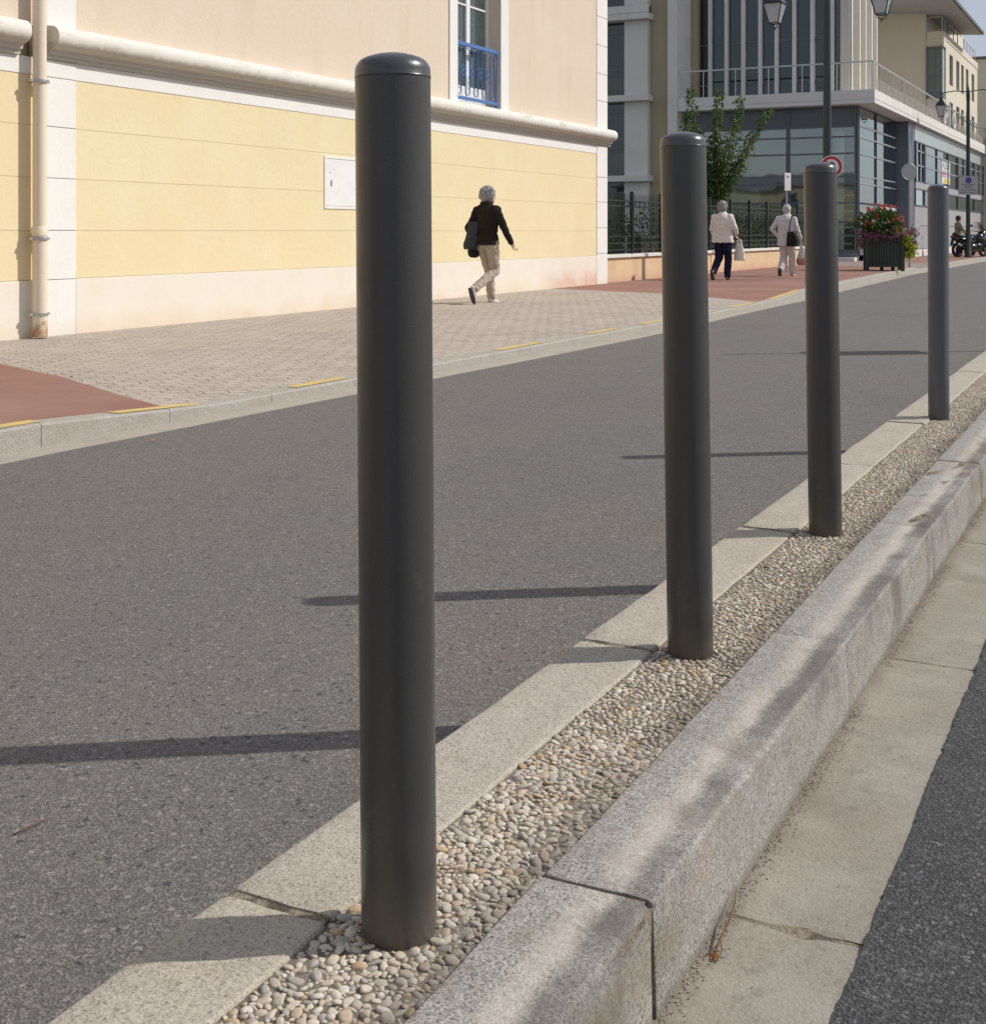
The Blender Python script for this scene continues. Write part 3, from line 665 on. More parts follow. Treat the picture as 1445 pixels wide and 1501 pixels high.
for i, (x, y) in enumerate(bol):
    if b0 is None:
        t = thing('bollard', blab[0], 'bollard', (x, y, ZM + BZ[i]), 0, 'bollards along the pebble strip'); b0 = t
        MB().lathe(prof_s, 64).build('post', 'bollard', t, smooth=True)
        MB().lathe(prof_c, 64).build('cap', 'bollard_cap', t, smooth=True)
    else:
        t = b0.copy(); col.objects.link(t); t.location = (x, y, ZM + BZ[i]); t['label'] = blab[i]
        for ch in b0.children:
            c = ch.copy(); col.objects.link(c); c.parent = t
            if PALER[i] and ch.name == 'post':
                c.data = ch.data.copy(); c.data.materials[0] = MT['bollard_pale']
    ax = Vector((0, 0, 1)).cross(rv); t.rotation_mode = 'QUATERNION'
    from mathutils import Quaternion
    t.rotation_quaternion = Quaternion(ax, lean[i][0] / H)

# ------------------------------------------------------------------ photogrammetry helpers (the calibrated camera)
_fx, _fy, _rx, _ry = -math.sin(TH), math.cos(TH), math.cos(TH), math.sin(TH)
def yX(u, X):
    k = (u - 722.5) / 1900; d = X / (_fx + k * _rx); return d * (_fy + k * _ry)
def zX(u, v, X):
    k = (u - 722.5) / 1900; d = X / (_fx + k * _rx); return 1.13 - (v - 339) * d / 1900
def xY(u, Y):
    k = (u - 722.5) / 1900; d = Y / (_fy + k * _ry); return d * (_fx + k * _rx)
def zY(u, v, Y):
    k = (u - 722.5) / 1900; d = Y / (_fy + k * _ry); return 1.13 - (v - 339) * d / 1900
def wthing(*a, **k):
    t = thing(*a, **k); t['wc'] = 1; return t

# ------------------------------------------------------------------ yellow house
hs = wthing('house', 'yellow and peach rendered house with white bands and a rounded cornice', 'house', (FX - 4, 8, 0))
MB().box(-13, FX - .26, -8, 23.62, -.05, 6.9).build('core_wall', 'peach', hs)
GZ = [.665, 1.14, 1.65, 2.15, 2.628]
MB().box(FX - .25, FX - .012, -8, 23.64, -.05, 2.80).build('backing_wall', 'yellow', hs)
for a, b in ((-8, 9.148), (9.602, 23.138)):
    mb = MB()
    for p, q in zip(GZ, GZ[1:]): mb.box(FX - .011, FX, a, b, p + .0013, q - .0013)
    mb.build('ground_floor_wall', 'yellow', hs, bevel=.0015)
for a, b in ((-8, 9.148), (9.602, 23.138)):
    MB().box(FX - .0105, FX + .012, a, b, -.05, .662).build('plinth', 'plinth', hs, bevel=.006)
    MB().box(FX - .0105, FX + .005, a, b, 2.632, 2.80).build('frieze', 'white_render', hs, bevel=.003)
mb = MB()
for p, q in zip([-.05, .66, 1.14, 1.65, 2.15, 2.63], [.66, 1.14, 1.65, 2.15, 2.63, 2.80]): mb.box(FX - .0105, FX + .014, 9.152, 9.598, p + .003, q - .003)
mb.build('pilaster', 'white_render', hs, bevel=.004)
MB().box(FX - .0105, FX + .014, 9.152, 9.598, 3.10, 6.9).build('pilaster', 'white_render', hs, bevel=.004)
zz = [-.05, .70, 1.20, 1.70, 2.18, 2.80]; zu = [3.10, 3.66, 4.19, 4.74, 5.29, 5.84, 6.39, 6.9]
for L_ in (zz, zu):
    mb = MB()
    for p, q in zip(L_, L_[1:]): mb.box(FX - .26, FX + .014, 23.142, 23.675, p + .004, q - .004)
    mb.build('corner_quoins', 'white_render', hs, bevel=.005)
mb = MB()
for a, b, p, q in ((-8, 9.15, 3.1, 6.9), (9.6, 17.53, 3.1, 6.9), (19.0, 23.14, 3.1, 6.9), (17.53, 19.0, 5.75, 6.9), (17.53, 19.0, 2.81, 3.14)): mb.box(FX - .255, FX, a, b, p, q)
mb.box(FX - .255, FX - .005, 9.15, 9.6, 3.1, 6.9)
mb.build('upper_wall', 'peach', hs)
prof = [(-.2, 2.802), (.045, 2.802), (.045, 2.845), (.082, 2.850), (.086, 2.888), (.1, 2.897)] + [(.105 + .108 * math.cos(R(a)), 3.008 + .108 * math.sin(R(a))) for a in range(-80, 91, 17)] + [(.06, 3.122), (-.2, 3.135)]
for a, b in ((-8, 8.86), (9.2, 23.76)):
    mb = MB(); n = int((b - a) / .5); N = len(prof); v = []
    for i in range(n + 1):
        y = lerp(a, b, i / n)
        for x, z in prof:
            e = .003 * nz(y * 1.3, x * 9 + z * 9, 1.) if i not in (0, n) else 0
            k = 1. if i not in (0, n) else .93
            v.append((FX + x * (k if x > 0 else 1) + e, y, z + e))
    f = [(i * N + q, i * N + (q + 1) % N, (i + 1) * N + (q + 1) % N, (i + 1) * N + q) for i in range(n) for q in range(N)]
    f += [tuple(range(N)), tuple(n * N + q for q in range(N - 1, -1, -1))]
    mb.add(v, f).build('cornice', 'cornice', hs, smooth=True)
MB().box(-13.4, FX + .5, -8.5, 24.1, 6.92, 7.1).build('roof', 'roof_dark', hs)
# downpipe
px, py = FX + .115, 9.03
dp = MB().tube([(px, py, 1.10), (px, py, 2.9), (px, py, 6.85)], .064, 24).build('downpipe', 'pipe', hs, smooth=True)
MB().tube([(px + .006, py, .125), (px + .004, py, .7), (px, py, 1.10)], .069, 24).build('pipe_shoe', 'pipe', dp, smooth=True)
MB().lathe([(.070, 1.085), (.077, 1.09), (.077, 1.165), (.072, 1.172), (.066, 1.173)], 24, (px, py, 0)).build('pipe_collar', 'pipe', dp, smooth=True)
for z in (.345, 1.062, 2.56):
    m_ = MB().lathe([(.069, z - .012), (.084, z - .012), (.084, z + .012), (.069, z + .012)], 24, (px, py, 0))
    m_.box(px - .12, px - .07, py - .016, py + .016, z - .011, z + .011); m_.box(px - .015, px + .015, py + .083, py + .112, z - .012, z + .012); m_.box(px - .015, px + .015, py - .112, py - .083, z - .012, z + .012)
    m_.build('pipe_clamp', 'galv', dp, smooth=True)
# meter cabinet in the wall
cb = MB(); y0, y1, z0, z1 = 13.94, 14.92, 1.425, 2.115
for a in ((y0, y0 + .035, z0, z1), (y1 - .035, y1, z0, z1), (y0 + .035, y1 - .035, z0, z0 + .035), (y0 + .035, y1 - .035, z1 - .035, z1)): cb.box(FX - .009, FX + .014, *a)
cb = cb.build('meter_cabinet', 'white_render', hs, bevel=.004)
MB().box(FX - .008, FX + .009, y0 + .04, y1 - .04, z0 + .04, z1 - .04).build('door', 'white_paint', cb, bevel=.004)
mb = MB(); mb.box(FX + .0095, FX + .013, y0 + .145, y0 + .165, 1.72, 1.80); mb.build('latch', 'sign_black', cb)
mb = MB(); mb.lathe([(.010, 0), (.010, .004)], 10, (0, 0, 0)); mb.v = [(FX + .0095 + z, y0 + .125 + x, 1.90 + y) for x, y, z in mb.v]; mb.build('lock', 'alu', cb)
# window
wy0, wy1, wz0, wz1 = 17.53, 19.0, 3.14, 5.75
mb = MB()
for a, b in ((17.27, 17.525), (19.005, 19.29)): mb.box(FX - .0, FX + .022, a, b, 3.105, 5.99)
mb.box(FX - .0, FX + .022, 17.524, 19.006, 5.755, 5.989)
mb.build('window_surround', 'white_render', hs, bevel=.004)
wx = FX - .21
win = MB()
for a in ((wy0, wy0 + .07, wz0, wz1), (wy1 - .10, wy1, wz0, wz1), (18.20, 18.32, wz0 + .07, wz1 - .07), (wy0 + .07, wy1 - .10, wz0, wz0 + .07), (wy0 + .07, wy1 - .10, wz1 - .07, wz1)): win.box(wx - .045, wx + .02, *a)
for a in ((wy0 + .07, 18.20), (18.32, wy1 - .10)): win.box(wx - .02, wx + .012, a[0], a[1], 4.72, 4.75); win.box(wx - .02, wx + .012, a[0], a[1], wz0 + .07, wz0 + .30)
win = win.build('window', 'white_paint', hs, bevel=.004)
MB().quad((wx - .01, wy0 + .07, wz0 + .3), (wx - .01, wy1 - .1, wz0 + .3), (wx - .01, wy1 - .1, wz1 - .07), (wx - .01, wy0 + .07, wz1 - .07)).build('pane', 'glass_house', win)
v = []; f = []; n = 90
for i in range(n + 1):
    y = lerp(wy0 + .04, wy1 - .06, i / n); x = wx - .03 - .012 + .010 * math.sin(i * .75) + .006 * math.sin(i * .31)
    v += [(x, y, wz0 + .1), (x, y, wz1 - .1)]
for i in range(n): f.append((2 * i, 2 * i + 2, 2 * i + 3, 2 * i + 1))
MB().add(v, f).build('curtain', 'lace', win, smooth='all')
bx_ = FX - .035
rl = MB(); 
for z0, z1 in ((4.03, 4.09), (3.19, 3.24)): rl.box(bx_ - .02, bx_ + .02, wy0 + .005, 18.93, z0, z1); rl.box(bx_ - .02, bx_ + .02, 18.931, 18.97, z0 - .045, z1 - .001)
rl.box(bx_ - .008, bx_ + .008, 18.955, 18.968, 3.2, 4.05); rl = rl.build('railing', 'blue', hs, bevel=.003)
mb = MB(); nl = 9
for i in range(5):
    ya = wy0 + .06 + i * .285; yb = ya + .135
    if yb > 18.92: continue
    pts = [(bx_, ya, 3.30)] + [(bx_, ya, 3.38), (bx_, ya, 3.9)] + [(bx_, (ya + yb) / 2 - .0675 * math.cos(R(a)), 3.945 + .0675 * math.sin(R(a))) for a in (15, 45, 75, 105, 135, 165)] + [(bx_, yb, 3.9), (bx_, yb, 3.38)] + [(bx_, (ya + yb) / 2 + .0675 * math.cos(R(a)), 3.335 - .0675 * math.sin(R(a))) for a in (15, 45, 75, 105, 135, 165)]
    mb.tube(pts + pts[:1], .0085, 6)
    yc = yb + .075
    if yc < 18.9:
        for k, zc in ((0, 3.70), (1, 3.61)):
            mb.tube([(bx_, yc + .045 * math.cos(R(a)), zc + .045 * math.sin(R(a))) for a in range(0, 361, 30)], .007, 6)
mb.tube([(bx_, 18.90, 3.24), (bx_, 18.90, 4.03)], .009, 6)
mb.build('bars', 'blue', rl, smooth='all')
MB().box(-9.9, FX - .262, 17.4, 19.2, 3.0, 3.05).build('window_floor', 'dark_room', hs)

# ------------------------------------------------------------------ garden wall and iron fence
fw = wthing('garden_wall', 'low ochre rendered garden wall with stone coping beyond the yellow house', 'wall', (-9.74, 32.5, 0))
MB().box(-9.86, -9.64, 23.70, 41.4, -.05, .598).build('wall', 'ochre_wall', fw)
mb = MB()
for a in yr(23.70, 41.4, 1.48)[:-1]: mb.box(-9.91, -9.585, a + .003, a + 1.472, .60, .665)
mb.build('coping', 'concrete', fw, bevel=.008)
fn = wthing('iron_fence', 'dark green iron railing fence with rings standing on the low ochre wall', 'fence', (-9.74, 32.5, .66))
XF = -9.74; p = 1.77
for i in range(10):
    a = 23.78 + i * p; b = a + p
    mb = MB()
    for z in (1.03, .89, 1.76, 1.65): mb.box(XF - .012, XF + .012, a + .03, b - .03, z - .016, z + .016)
    for k in range(1, 13):
        y = lerp(a, b, k / 13); mb.tube([(XF, y, .72), (XF, y, 1.88), (XF, y, 1.93)], [.010, .010, .002], 5)
        if k % 2: mb.tube([(XF, y + .068 + .045 * math.cos(R(q)), 1.705 + .040 * math.sin(R(q))) for q in range(0, 361, 45)], .008, 5)
    mb.box(XF - .012, XF + .012, a + .03, b - .03, .74, .77)
    mb.build('panel', 'iron_green', fn)
for i in range(11):
    y = 23.78 + i * p
    MB().box(XF - .035, XF + .035, y - .035, y + .035, .66, 1.97).build('post', 'iron_green', fn, bevel=.006)

# ------------------------------------------------------------------ leaves
def leaves(pts, size, flat=.4, fold=.25, asp=.5, seed=1):
    """a leaf-sized folded face at every point; pts = list of (pos, outward direction)"""
    r = random.Random(seed); mb = MB()
    for p, d in pts:
        l = size * r.uniform(.65, 1.25); d = Vector(d) + Vector((r.uniform(-1, 1), r.uniform(-1, 1), r.uniform(-1, .6))) * .8
        if d.length < .01: d = Vector((0, 0, 1))
        d.normalize(); n = d.cross(Vector((r.uniform(-1, 1), r.uniform(-1, 1), r.uniform(-.3, 1.)))).normalized(); s_ = d.cross(n)
        P = Vector(p); w_ = l * asp * .5
        mb.add([P, P + d * l * .45 + s_ * w_ + n * l * fold * .5, P + d * l, P + d * l * .45 - s_ * w_ + n * l * fold * .5], [(0, 1, 2), (0, 2, 3)])
    return mb
def clump_pts(c, rad, n, r, hollow=.45, ns=1.5):
    out = []
    while len(out) < n:
        d = Vector((r.gauss(0, 1), r.gauss(0, 1), r.gauss(0, 1))).normalized(); t = r.uniform(hollow, 1.) ** .6
        k = 1 + .35 * mnoise.noise((d.x * ns + c[0], d.y * ns + c[1], d.z * ns))
        q = Vector((d.x * rad[0], d.y * rad[1], d.z * rad[2])) * t * k
        out.append((Vector(c) + q, d))
    return out
# young street tree behind the fence
tx, ty = -10.35, 33.0
tr = wthing('tree', 'young green tree with upswept branches behind the iron fence', 'tree', (tx, ty, 0))
mb = MB(); mb.tube([(tx, ty, -.05), (tx + .01, ty, 1.), (tx - .01, ty, 2.0), (tx, ty, 2.7)], [.05, .043, .036, .028], 8)
dk = Vector((_rx, _ry, 0)); dd = Vector((_fx, _fy, 0)); r = random.Random(4); lp = []
def branch(p0, p1, r0, dens, bow=.15):
    p0, p1 = Vector(p0), Vector(p1); n = 8; pts = []
    for i in range(n + 1):
        t = i / n; q = p0.lerp(p1, t) + Vector((0, 0, 1)) * -bow * math.sin(PI * t) + Vector((r.uniform(-.02, .02), r.uniform(-.02, .02), 0)); pts.append(q)
    mb.tube(pts, [lerp(r0, .004, i / n) for i in range(n + 1)], 5)
    m_ = int((p1 - p0).length * dens)
    for _ in range(m_):
        t = r.uniform(.08, 1.02); i = min(n - 1, int(t * n)); q = pts[i].lerp(pts[i + 1], min(1., t * n - i))
        s_ = lerp(.22, .07, t); o = Vector((r.gauss(0, 1), r.gauss(0, 1), r.gauss(0, .8))) * s_ * .62
        lp.append((q + o, o.normalized() + Vector((0, 0, -.5))))
S_ = lambda u, v, dep=0.: tuple(Vector((tx, ty, 0)) + dk * ((u - 1046) * 34 / 1900) + dd * dep + Vector((0, 0, 1.13 + (339 - v) * 34 / 1900)))
for (u, v, dep, z0, den) in ((1014, 132, .1, 2.1, 210), (1003, 188, -.5, 2.0, 150), (1053, 138, -.2, 2.3, 230), (1062, 160, .5, 2.3, 200), (1093, 146, .1, 2.2, 220), (1128, 164, .0, 2.05, 200), (1108, 205, .4, 1.95, 170), (1030, 190, .6, 2.1, 200), (1075, 190, -.6, 2.1, 220), (1048, 200, .0, 2.0, 240), (1020, 222, -.3, 1.9, 200), (1092, 232, -.2, 1.85, 220), (1065, 240, .3, 1.85, 220), (1038, 250, .2, 1.8, 200), (1012, 165, .3, 2.2, 150), (1076, 262, -.1, 1.75, 140), (1026, 262, .1, 1.75, 120)):
    branch((tx, ty, z0), S_(u, v - 3, dep), .02, den * .78)
mb.build('trunk', 'bark', tr, smooth='all')
leaves(lp, .115, seed=3).build('crown', 'leaf_tree', tr)
# staking pole beside it
tag(MB().tube([(-10.25, 33.15, -.05), (-10.25, 33.15, 2.2)], .035, 8).build('tree_stake', 'iron_green', None, smooth=True), 'dark straight stake beside the young tree trunk behind the fence', 'stake')
# hedge and shrubs behind the fence
r = random.Random(11); pts = []
for i in range(26):
    y = lerp(28.2, 41.5, i / 25); h = .86 + .16 * nz(y, 1, .9)
    pts += clump_pts((-10.6 + r.uniform(-.15, .15), y, .80), (.52, .5, h), 300, r)
hd = wthing('hedge', 'dark green hedge filling the space behind the iron fence', 'hedge', (-10.6, 35, 0))
leaves(pts, .085, seed=8).build('foliage', 'leaf_hedge', hd)
MB().box(-10.8, -10.45, 28, 41.6, -.05, 1.05).build('stems', 'bark', hd)
for (x, y, rad, m_, n, lab) in ((-10.55, 25.0, (.6, .8, .85), 'leaf_shrub', 1500, 'bushy bright green shrub behind the fence next to the yellow house'), (-10.7, 26.7, (.6, .75, .72), 'leaf_hedge', 1300, 'darker lower shrub behind the fence beside the nearest-fence bright shrub')):
    t = wthing('shrub', lab, 'shrub', (x, y, 0))
    leaves(clump_pts((x, y, .75), rad, n, r), .085, seed=int(y)).build('foliage', m_, t)
    mb = MB()
    for k in range(5): mb.tube([(x, y, -.05), (x + r.uniform(-.3, .3), y + r.uniform(-.35, .35), .95)], [.02, .008], 5)
    mb.build('stems', 'bark', t)

# ------------------------------------------------------------------ apartment building with loggias (far left)
ap = wthing('apartment_building', 'beige apartment block with white slabs and dark loggia windows behind the fence', 'building', (-20, 50, 0))
X1, X2, X3, X4 = xY(915, 44.5), xY(949, 44.5), xY(979.5, 44.75), xY(993, 44.7)
MB().box(-30, X3 + .6, 46.2, 56, -.05, 13.5).build('core_wall', 'olive', ap)
MB().box(X2 + .004, X3, 44.8, 46.19, -.05, 13.5).build('wall', 'olive', ap)
for z0, z1 in ((2.95, 3.17), (5.88, 6.10), (8.84, 9.06), (11.8, 12.0)):
    MB().box(-30, X2 + .12, 44.2, 46.18, z0, z1).build('slab', 'concrete', ap, bevel=.01)
MB().box(-30, X2 + .10, 44.25, 44.4, 9.08, 9.36).build('parapet', 'concrete', ap, bevel=.01)
for z0, z1 in ((-.05, 2.94), (3.18, 5.87), (6.11, 8.83), (9.37, 11.79)):
    MB().box(X1, X2, 44.5, 46.17, z0, z1).build('panel', 'concrete', ap)
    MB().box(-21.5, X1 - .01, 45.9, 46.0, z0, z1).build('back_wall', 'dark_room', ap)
    wn = MB()
    for a, b in ((X1 - .09, X1 - .012), (X1 - 1.1, X1 - 1.04), (X1 - 2.3, X1 - 2.24)): wn.box(a, b, 44.72, 44.78, z0, z1)
    for q in (z0 + .02, z0 + .95, z1 - .4): wn.box(-21.5, X1 - .09, 44.725, 44.775, q, q + .05)
    wn = wn.build('window', 'mullion', ap)
    MB().quad((-21.5, 44.75, z0), (X1 - .03, 44.75, z0), (X1 - .03, 44.75, z1), (-21.5, 44.75, z1)).build('pane', 'glass_dark', wn)
    if 3 < z0 < 7:
        MB().box(-21, X1 - .12, 45.1, 45.16, z0 + (.3 if z0 > 5 else .25), z0 + (.72 if z0 > 5 else .85)).build('blind', 'orange_blind', wn)
MB().box(X3 + .002, X4 - .005, 44.65, 46.18, -.05, 13.5).build('pilaster', 'concrete', ap)

# ------------------------------------------------------------------ glass fronted building
GY, GX, SX = 45.4, -9.05, -8.57
gb = wthing('glass_building', 'corner building with teal glass ground floor and tall white fins above', 'building', (-11, 56, 0))
# slab with its fascia groove
mb = MB()
mb.box(X4, -8.35, 44.7, 84, 5.62, 5.93); mb.box(X4, -8.365, 44.715, 84, 5.60, 5.619); mb.box(X4, -8.35, 44.7, 84, 5.47, 5.599)
mb.build('ledge', 'concrete', gb)
ZL = [.47, 1.46, 2.12, 2.78, 3.04, 3.83, 4.41, 4.76, 5.46]
def glazing(name, axis, c, a, b, zs, parent, md=.05, mw=.03, fm='mullion', gm='glass', vert=(), spandrel=None, hm=None):
    """a curtain wall bay: window frame (mesh) > pane"""
    mb = MB(); out = 1 if axis == 'x' else -1
    def bx(p, q, z0, z1, d0, d1):
        lo, hi = sorted((c + out * d0, c + out * d1))
        if axis == 'x': mb.box(lo, hi, p, q, z0, z1)
        else: mb.box(p, q, lo, hi, z0, z1)
    ed = [a] + list(vert) + [b]
    for q in ed: bx(q - mw, q + mw, zs[0], zs[-1], -.05, md)
    for p, q in zip(ed, ed[1:]):
        for z in (zs[0], zs[-1]): bx(p + mw, q - mw, z - .028, z + .028, -.04, md * .8)
    fr = mb.build(name, fm, parent)
    for p, q in zip(ed, ed[1:]):
        for z in zs[1:-1]:
            mb = MB(); bx(p + mw + .001, q - mw - .001, z - .028, z + .028, -.04, md * .8); mb.build('transom', hm or fm, fr)
    mb = MB()
    zt = spandrel if spandrel else zs[-1]
    if axis == 'x': mb.quad((c, a, zs[0]), (c, b, zs[0]), (c, b, zt), (c, a, zt))
    else: mb.quad((a, c, zs[0]), (b, c, zs[0]), (b, c, zt), (a, c, zt))
    mb.build('pane', gm, fr)
    if spandrel:
        mb = MB()
        if axis == 'x': mb.box(c - .03, c, a, b, zt, zs[-1])
        else: mb.box(a, b, c, c + .03, zt, zs[-1])
        mb.build('spandrel', 'spandrel', fr)
    return fr
xe = [X4, xY(1052, GY), xY(1155, GY), GX - .04]
for a, b in zip(xe, xe[1:]):
    glazing('window', 'y', GY, a + .04, b - .035, ZL, gb, spandrel=4.77)
MB().box(X4, GX, GY + .0, GY + .25, -.05, .44).build('base_panel', 'steel_blue', gb)
MB().box(X4, GX - .02, 44.95, GY - .005, -.05, .24).build('front_step', 'concrete', gb, bevel=.01)
MB().box(GX - .032, GX + .032, GY - .032, GY + .032, .44, 5.465).build('corner_post', 'mullion', gb)
SZ = [.35, 2.12, 2.78, 3.04, 3.83, 4.41, 4.76, 5.46]
fr = glazing('window', 'x', GX, GY + .07, 52.77, [2.12, 2.80, 3.06, 3.83, 4.41, 4.80, 5.46], gb, vert=(48.6,), hm='mullion_lit')
glazing('window', 'x', GX, GY + .07, 49.2, [.35, 1.3, 2.09], gb)
d_ = MB()
for a, b in ((49.3, 49.42), (50.85, 50.97), (51.06, 51.18), (52.6, 52.72)): d_.box(GX - .03, GX + .05, a, b, .15, 2.05)
for a, b in ((49.42, 50.85), (51.18, 52.6)): d_.box(GX - .03, GX + .05, a, b, 1.93, 2.05); d_.box(GX - .03, GX + .05, a, b, .15, .3)
d_ = d_.build('door', 'white_paint', gb)
MB().quad((GX, 49.42, .3), (GX, 52.6, .3), (GX, 52.6, 1.93), (GX, 49.42, 1.93)).build('pane', 'glass', d_)
MB().tube([(GX + .1, 51.0, .8), (GX + .1, 51.0, 1.5)], .018, 8).build('handle', 'mullion_lit', d_)
MB().box(GX - .3, SX, 52.8, 54.25, -.05, 5.465).build('pier', 'steel_blue', gb, bevel=.01)
mb = MB(); xi = xY(1322, 52.8)
mb.box(xi - .09, xi + .09, 52.72, 52.797, 1.42, 1.75); mb.build('intercom', 'alu', gb, bevel=.01)
MB().box(xi - .05, xi + .04, 52.70, 52.718, 1.60, 1.70).build('intercom_screen', 'sign_black', gb)
MB().box(xi + .02, xi + .2, 52.76, 52.797, 1.16, 1.28).build('notice_plate', 'sign_white', gb)
# street side shop front
st = [54.27, yX(1354, SX), yX(1403, SX), 73.6, 80.]
for i, (a, b) in enumerate(zip(st, st[1:])):
    vs = [lerp(a, b, k / (2 if b - a < 4 else 3)) for k in range(1, (2 if b - a < 4 else 3))]
    glazing('window', 'x', SX, a + .18, b - .18, [3.16, 3.83, 4.42, 4.78], gb, vert=vs, hm='mullion_lit')
    glazing('window', 'x', SX, a + .05, b - .05, [2.19, 2.86], gb, hm='mullion_lit')
    for q in (a + .08, b - .08): MB().box(SX - .1, SX + .07, q - .07, q + .07, 3.16, 4.78).build('mullion_post', 'mullion', gb)
    mb = MB()
    for k in range(4): mb.box(SX - .05, SX + .01, lerp(a, b, k / 4) + .006, lerp(a, b, (k + 1) / 4) - .006, 4.80, 5.46)
    mb.build('fritted_panel', 'frit', gb)
    mb = MB(); mb.box(SX - .04, SX + .05, a + .002, b - .002, 2.88, 3.13); mb.build('sill_band', 'panel_grey', gb)
    mb = MB()
    for k in range(3):
        for z0, z1 in ((.42, 1.36), (1.38, 2.17)): mb.box(SX - .04, SX + .012, lerp(a, b, k / 3) + .006, lerp(a, b, (k + 1) / 3) - .006, z0, z1)
    mb.build('cladding', 'panel_grey', gb)
MB().box(SX - .3, SX + .03, 54.27, 80, -.05, .40).build('kerb_plinth', 'concrete', gb)
# interior
MB().box(-15.1, SX - .2, 45.7, 80, .30, .34).build('floor', 'panel_grey', gb)
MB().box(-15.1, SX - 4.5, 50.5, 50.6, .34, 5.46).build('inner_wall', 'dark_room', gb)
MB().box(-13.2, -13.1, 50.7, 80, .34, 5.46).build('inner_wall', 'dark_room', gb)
MB().box(-15.0, SX - .3, 45.6, 80, 3.2, 3.4).build('mezzanine', 'dark_room', gb) if False else None
for x0, x1, y0, h in ((-14.6, -13.4, 48.6, 2.4), (-12.8, -11.9, 49.6, 1.9), (-11.4, -10.9, 49.9, 2.9)):
    MB().box(x0, x1, y0, y0 + .4, .34, .34 + h).build('partition', 'panel_grey', gb)
for i in range(9): MB().box(-10.55 + .0, -9.75, 47.3 + i * .28, 47.58 + i * .28, .34 + .3 * i, .42 + .3 * i).build('stair_tread', 'concrete', gb)
xc = xY(1229, 46.6)
MB().lathe([(.19, .34), (.19, 4.7)], 20, (xc, 46.6, 0)).build('column', 'concrete', gb, smooth=True)
# upper storey: fins and tall windows
UY = 46.55
fins = [xY(u, UY - .14) for u in (1015, 1040, 1064, 1088.5, 1113.5, 1137.5, 1163.5, 1190, 1219)]
MB().box(X3, xY(998, UY), UY - .12, UY + .5, 5.94, 13.4).build('wall', 'concrete', gb)
edges = [xY(998, UY)] + fins + [xY(1231, UY)]
for a, b in zip(edges, edges[1:]):
    glazing('window', 'y', UY + .05, a + .03, b - .03, [6.05, 6.55, 8.05, 9.9, 11.6, 13.3], gb, md=.03, mw=.02, gm='glass_dark')
for x in fins: MB().box(x - .065, x + .065, UY - .14, UY + .3, 5.94, 13.4).build('fin', 'concrete', gb, bevel=.008)
xr = xY(1247, UY)
MB().box(xY(1232, UY), xr - .05, UY - .02, UY + .6, 5.94, 13.4).build('wall', 'cream', gb)
MB().box(-15.1, xr - .40, UY + .62, 51.4, 5.94, 13.4).build('core_wall', 'cream', gb)
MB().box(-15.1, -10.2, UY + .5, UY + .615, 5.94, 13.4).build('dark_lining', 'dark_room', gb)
for y in (46.6, 47.95, 49.05, 50.2, 51.2): MB().box(xr - .39, xr + .03, y, y + .16, 5.94, 13.4).build('fin', 'concrete', gb, bevel=.008)
# railing on the ledge
ra = MB(); RX, RY = -8.43, 44.78
ra.box(X4 + .01, RX + .025, RY - .025, RY + .025, 6.86, 6.91); ra.box(RX - .025, RX + .025, RY + .026, 83.8, 6.86, 6.91)
ra = ra.build('railing', 'galv', gb)
for x in [RX - .02 - 1.18 * i for i in range(6)]: MB().box(x - .015, x + .015, RY - .015, RY + .015, 5.93, 6.86).build('post', 'galv', ra)
for y in [RY + 1.25 * (i + 1) for i in range(31)]: MB().box(RX - .015, RX + .015, y - .015, y + .015, 5.93, 6.86).build('post', 'galv', ra)
MB().box(RX - .006, RX + .006, RY + .05, 83.7, 5.98, 6.38).build('mesh_panel', 'wire_mesh', ra)
# sign letters standing on the ledge (half hidden behind the lantern)
for ch, y in (('a', yX(1384, -8.36)), ('l', yX(1391, -8.36)), ('o', yX(1398, -8.36))):
    text_obj('sign_letter', ch, 1.5, 'sign_white', ra, (0, 0, 0), (R(90), 0, R(90)), .04)
    ob = ra.children[-1]
    for c_ in ra.children:
        if c_.name.startswith('sign_letter') and not c_.get('ok'): c_['ok'] = 1; c_.location = Vector((-8.36, y, 6.45)); 
# rent poster behind the glass
po = wthing('poster', 'white to-let poster with pink blue and yellow print in the shop window', 'poster', (SX + .012, 63, 3.5))
ya, yb = yX(1380, SX), yX(1392, SX)
MB().box(SX + .004, SX + .012, ya, yb, 3.95, 4.42).build('sheet', 'poster_white', po)
MB().box(SX + .004, SX + .012, ya, yb, 3.33, 3.93).build('sheet', 'poster_white', po)
text_obj('lettering', 'A LOUER', .56, 'sign_black', po, (SX + .014, (ya + yb) / 2, 4.18), (R(90), 0, R(90)))
MB().box(SX + .0125, SX + .015, ya + .1, lerp(ya, yb, .46), 3.62, 3.9).build('print_patch', 'poster_pink', po)
MB().box(SX + .0125, SX + .015, lerp(ya, yb, .55), yb - .1, 3.62, 3.9).build('print_patch', 'poster_blue', po)
MB().box(SX + .0125, SX + .015, lerp(ya, yb, .25), yb - .05, 3.36, 3.58).build('print_patch', 'poster_yellow', po)

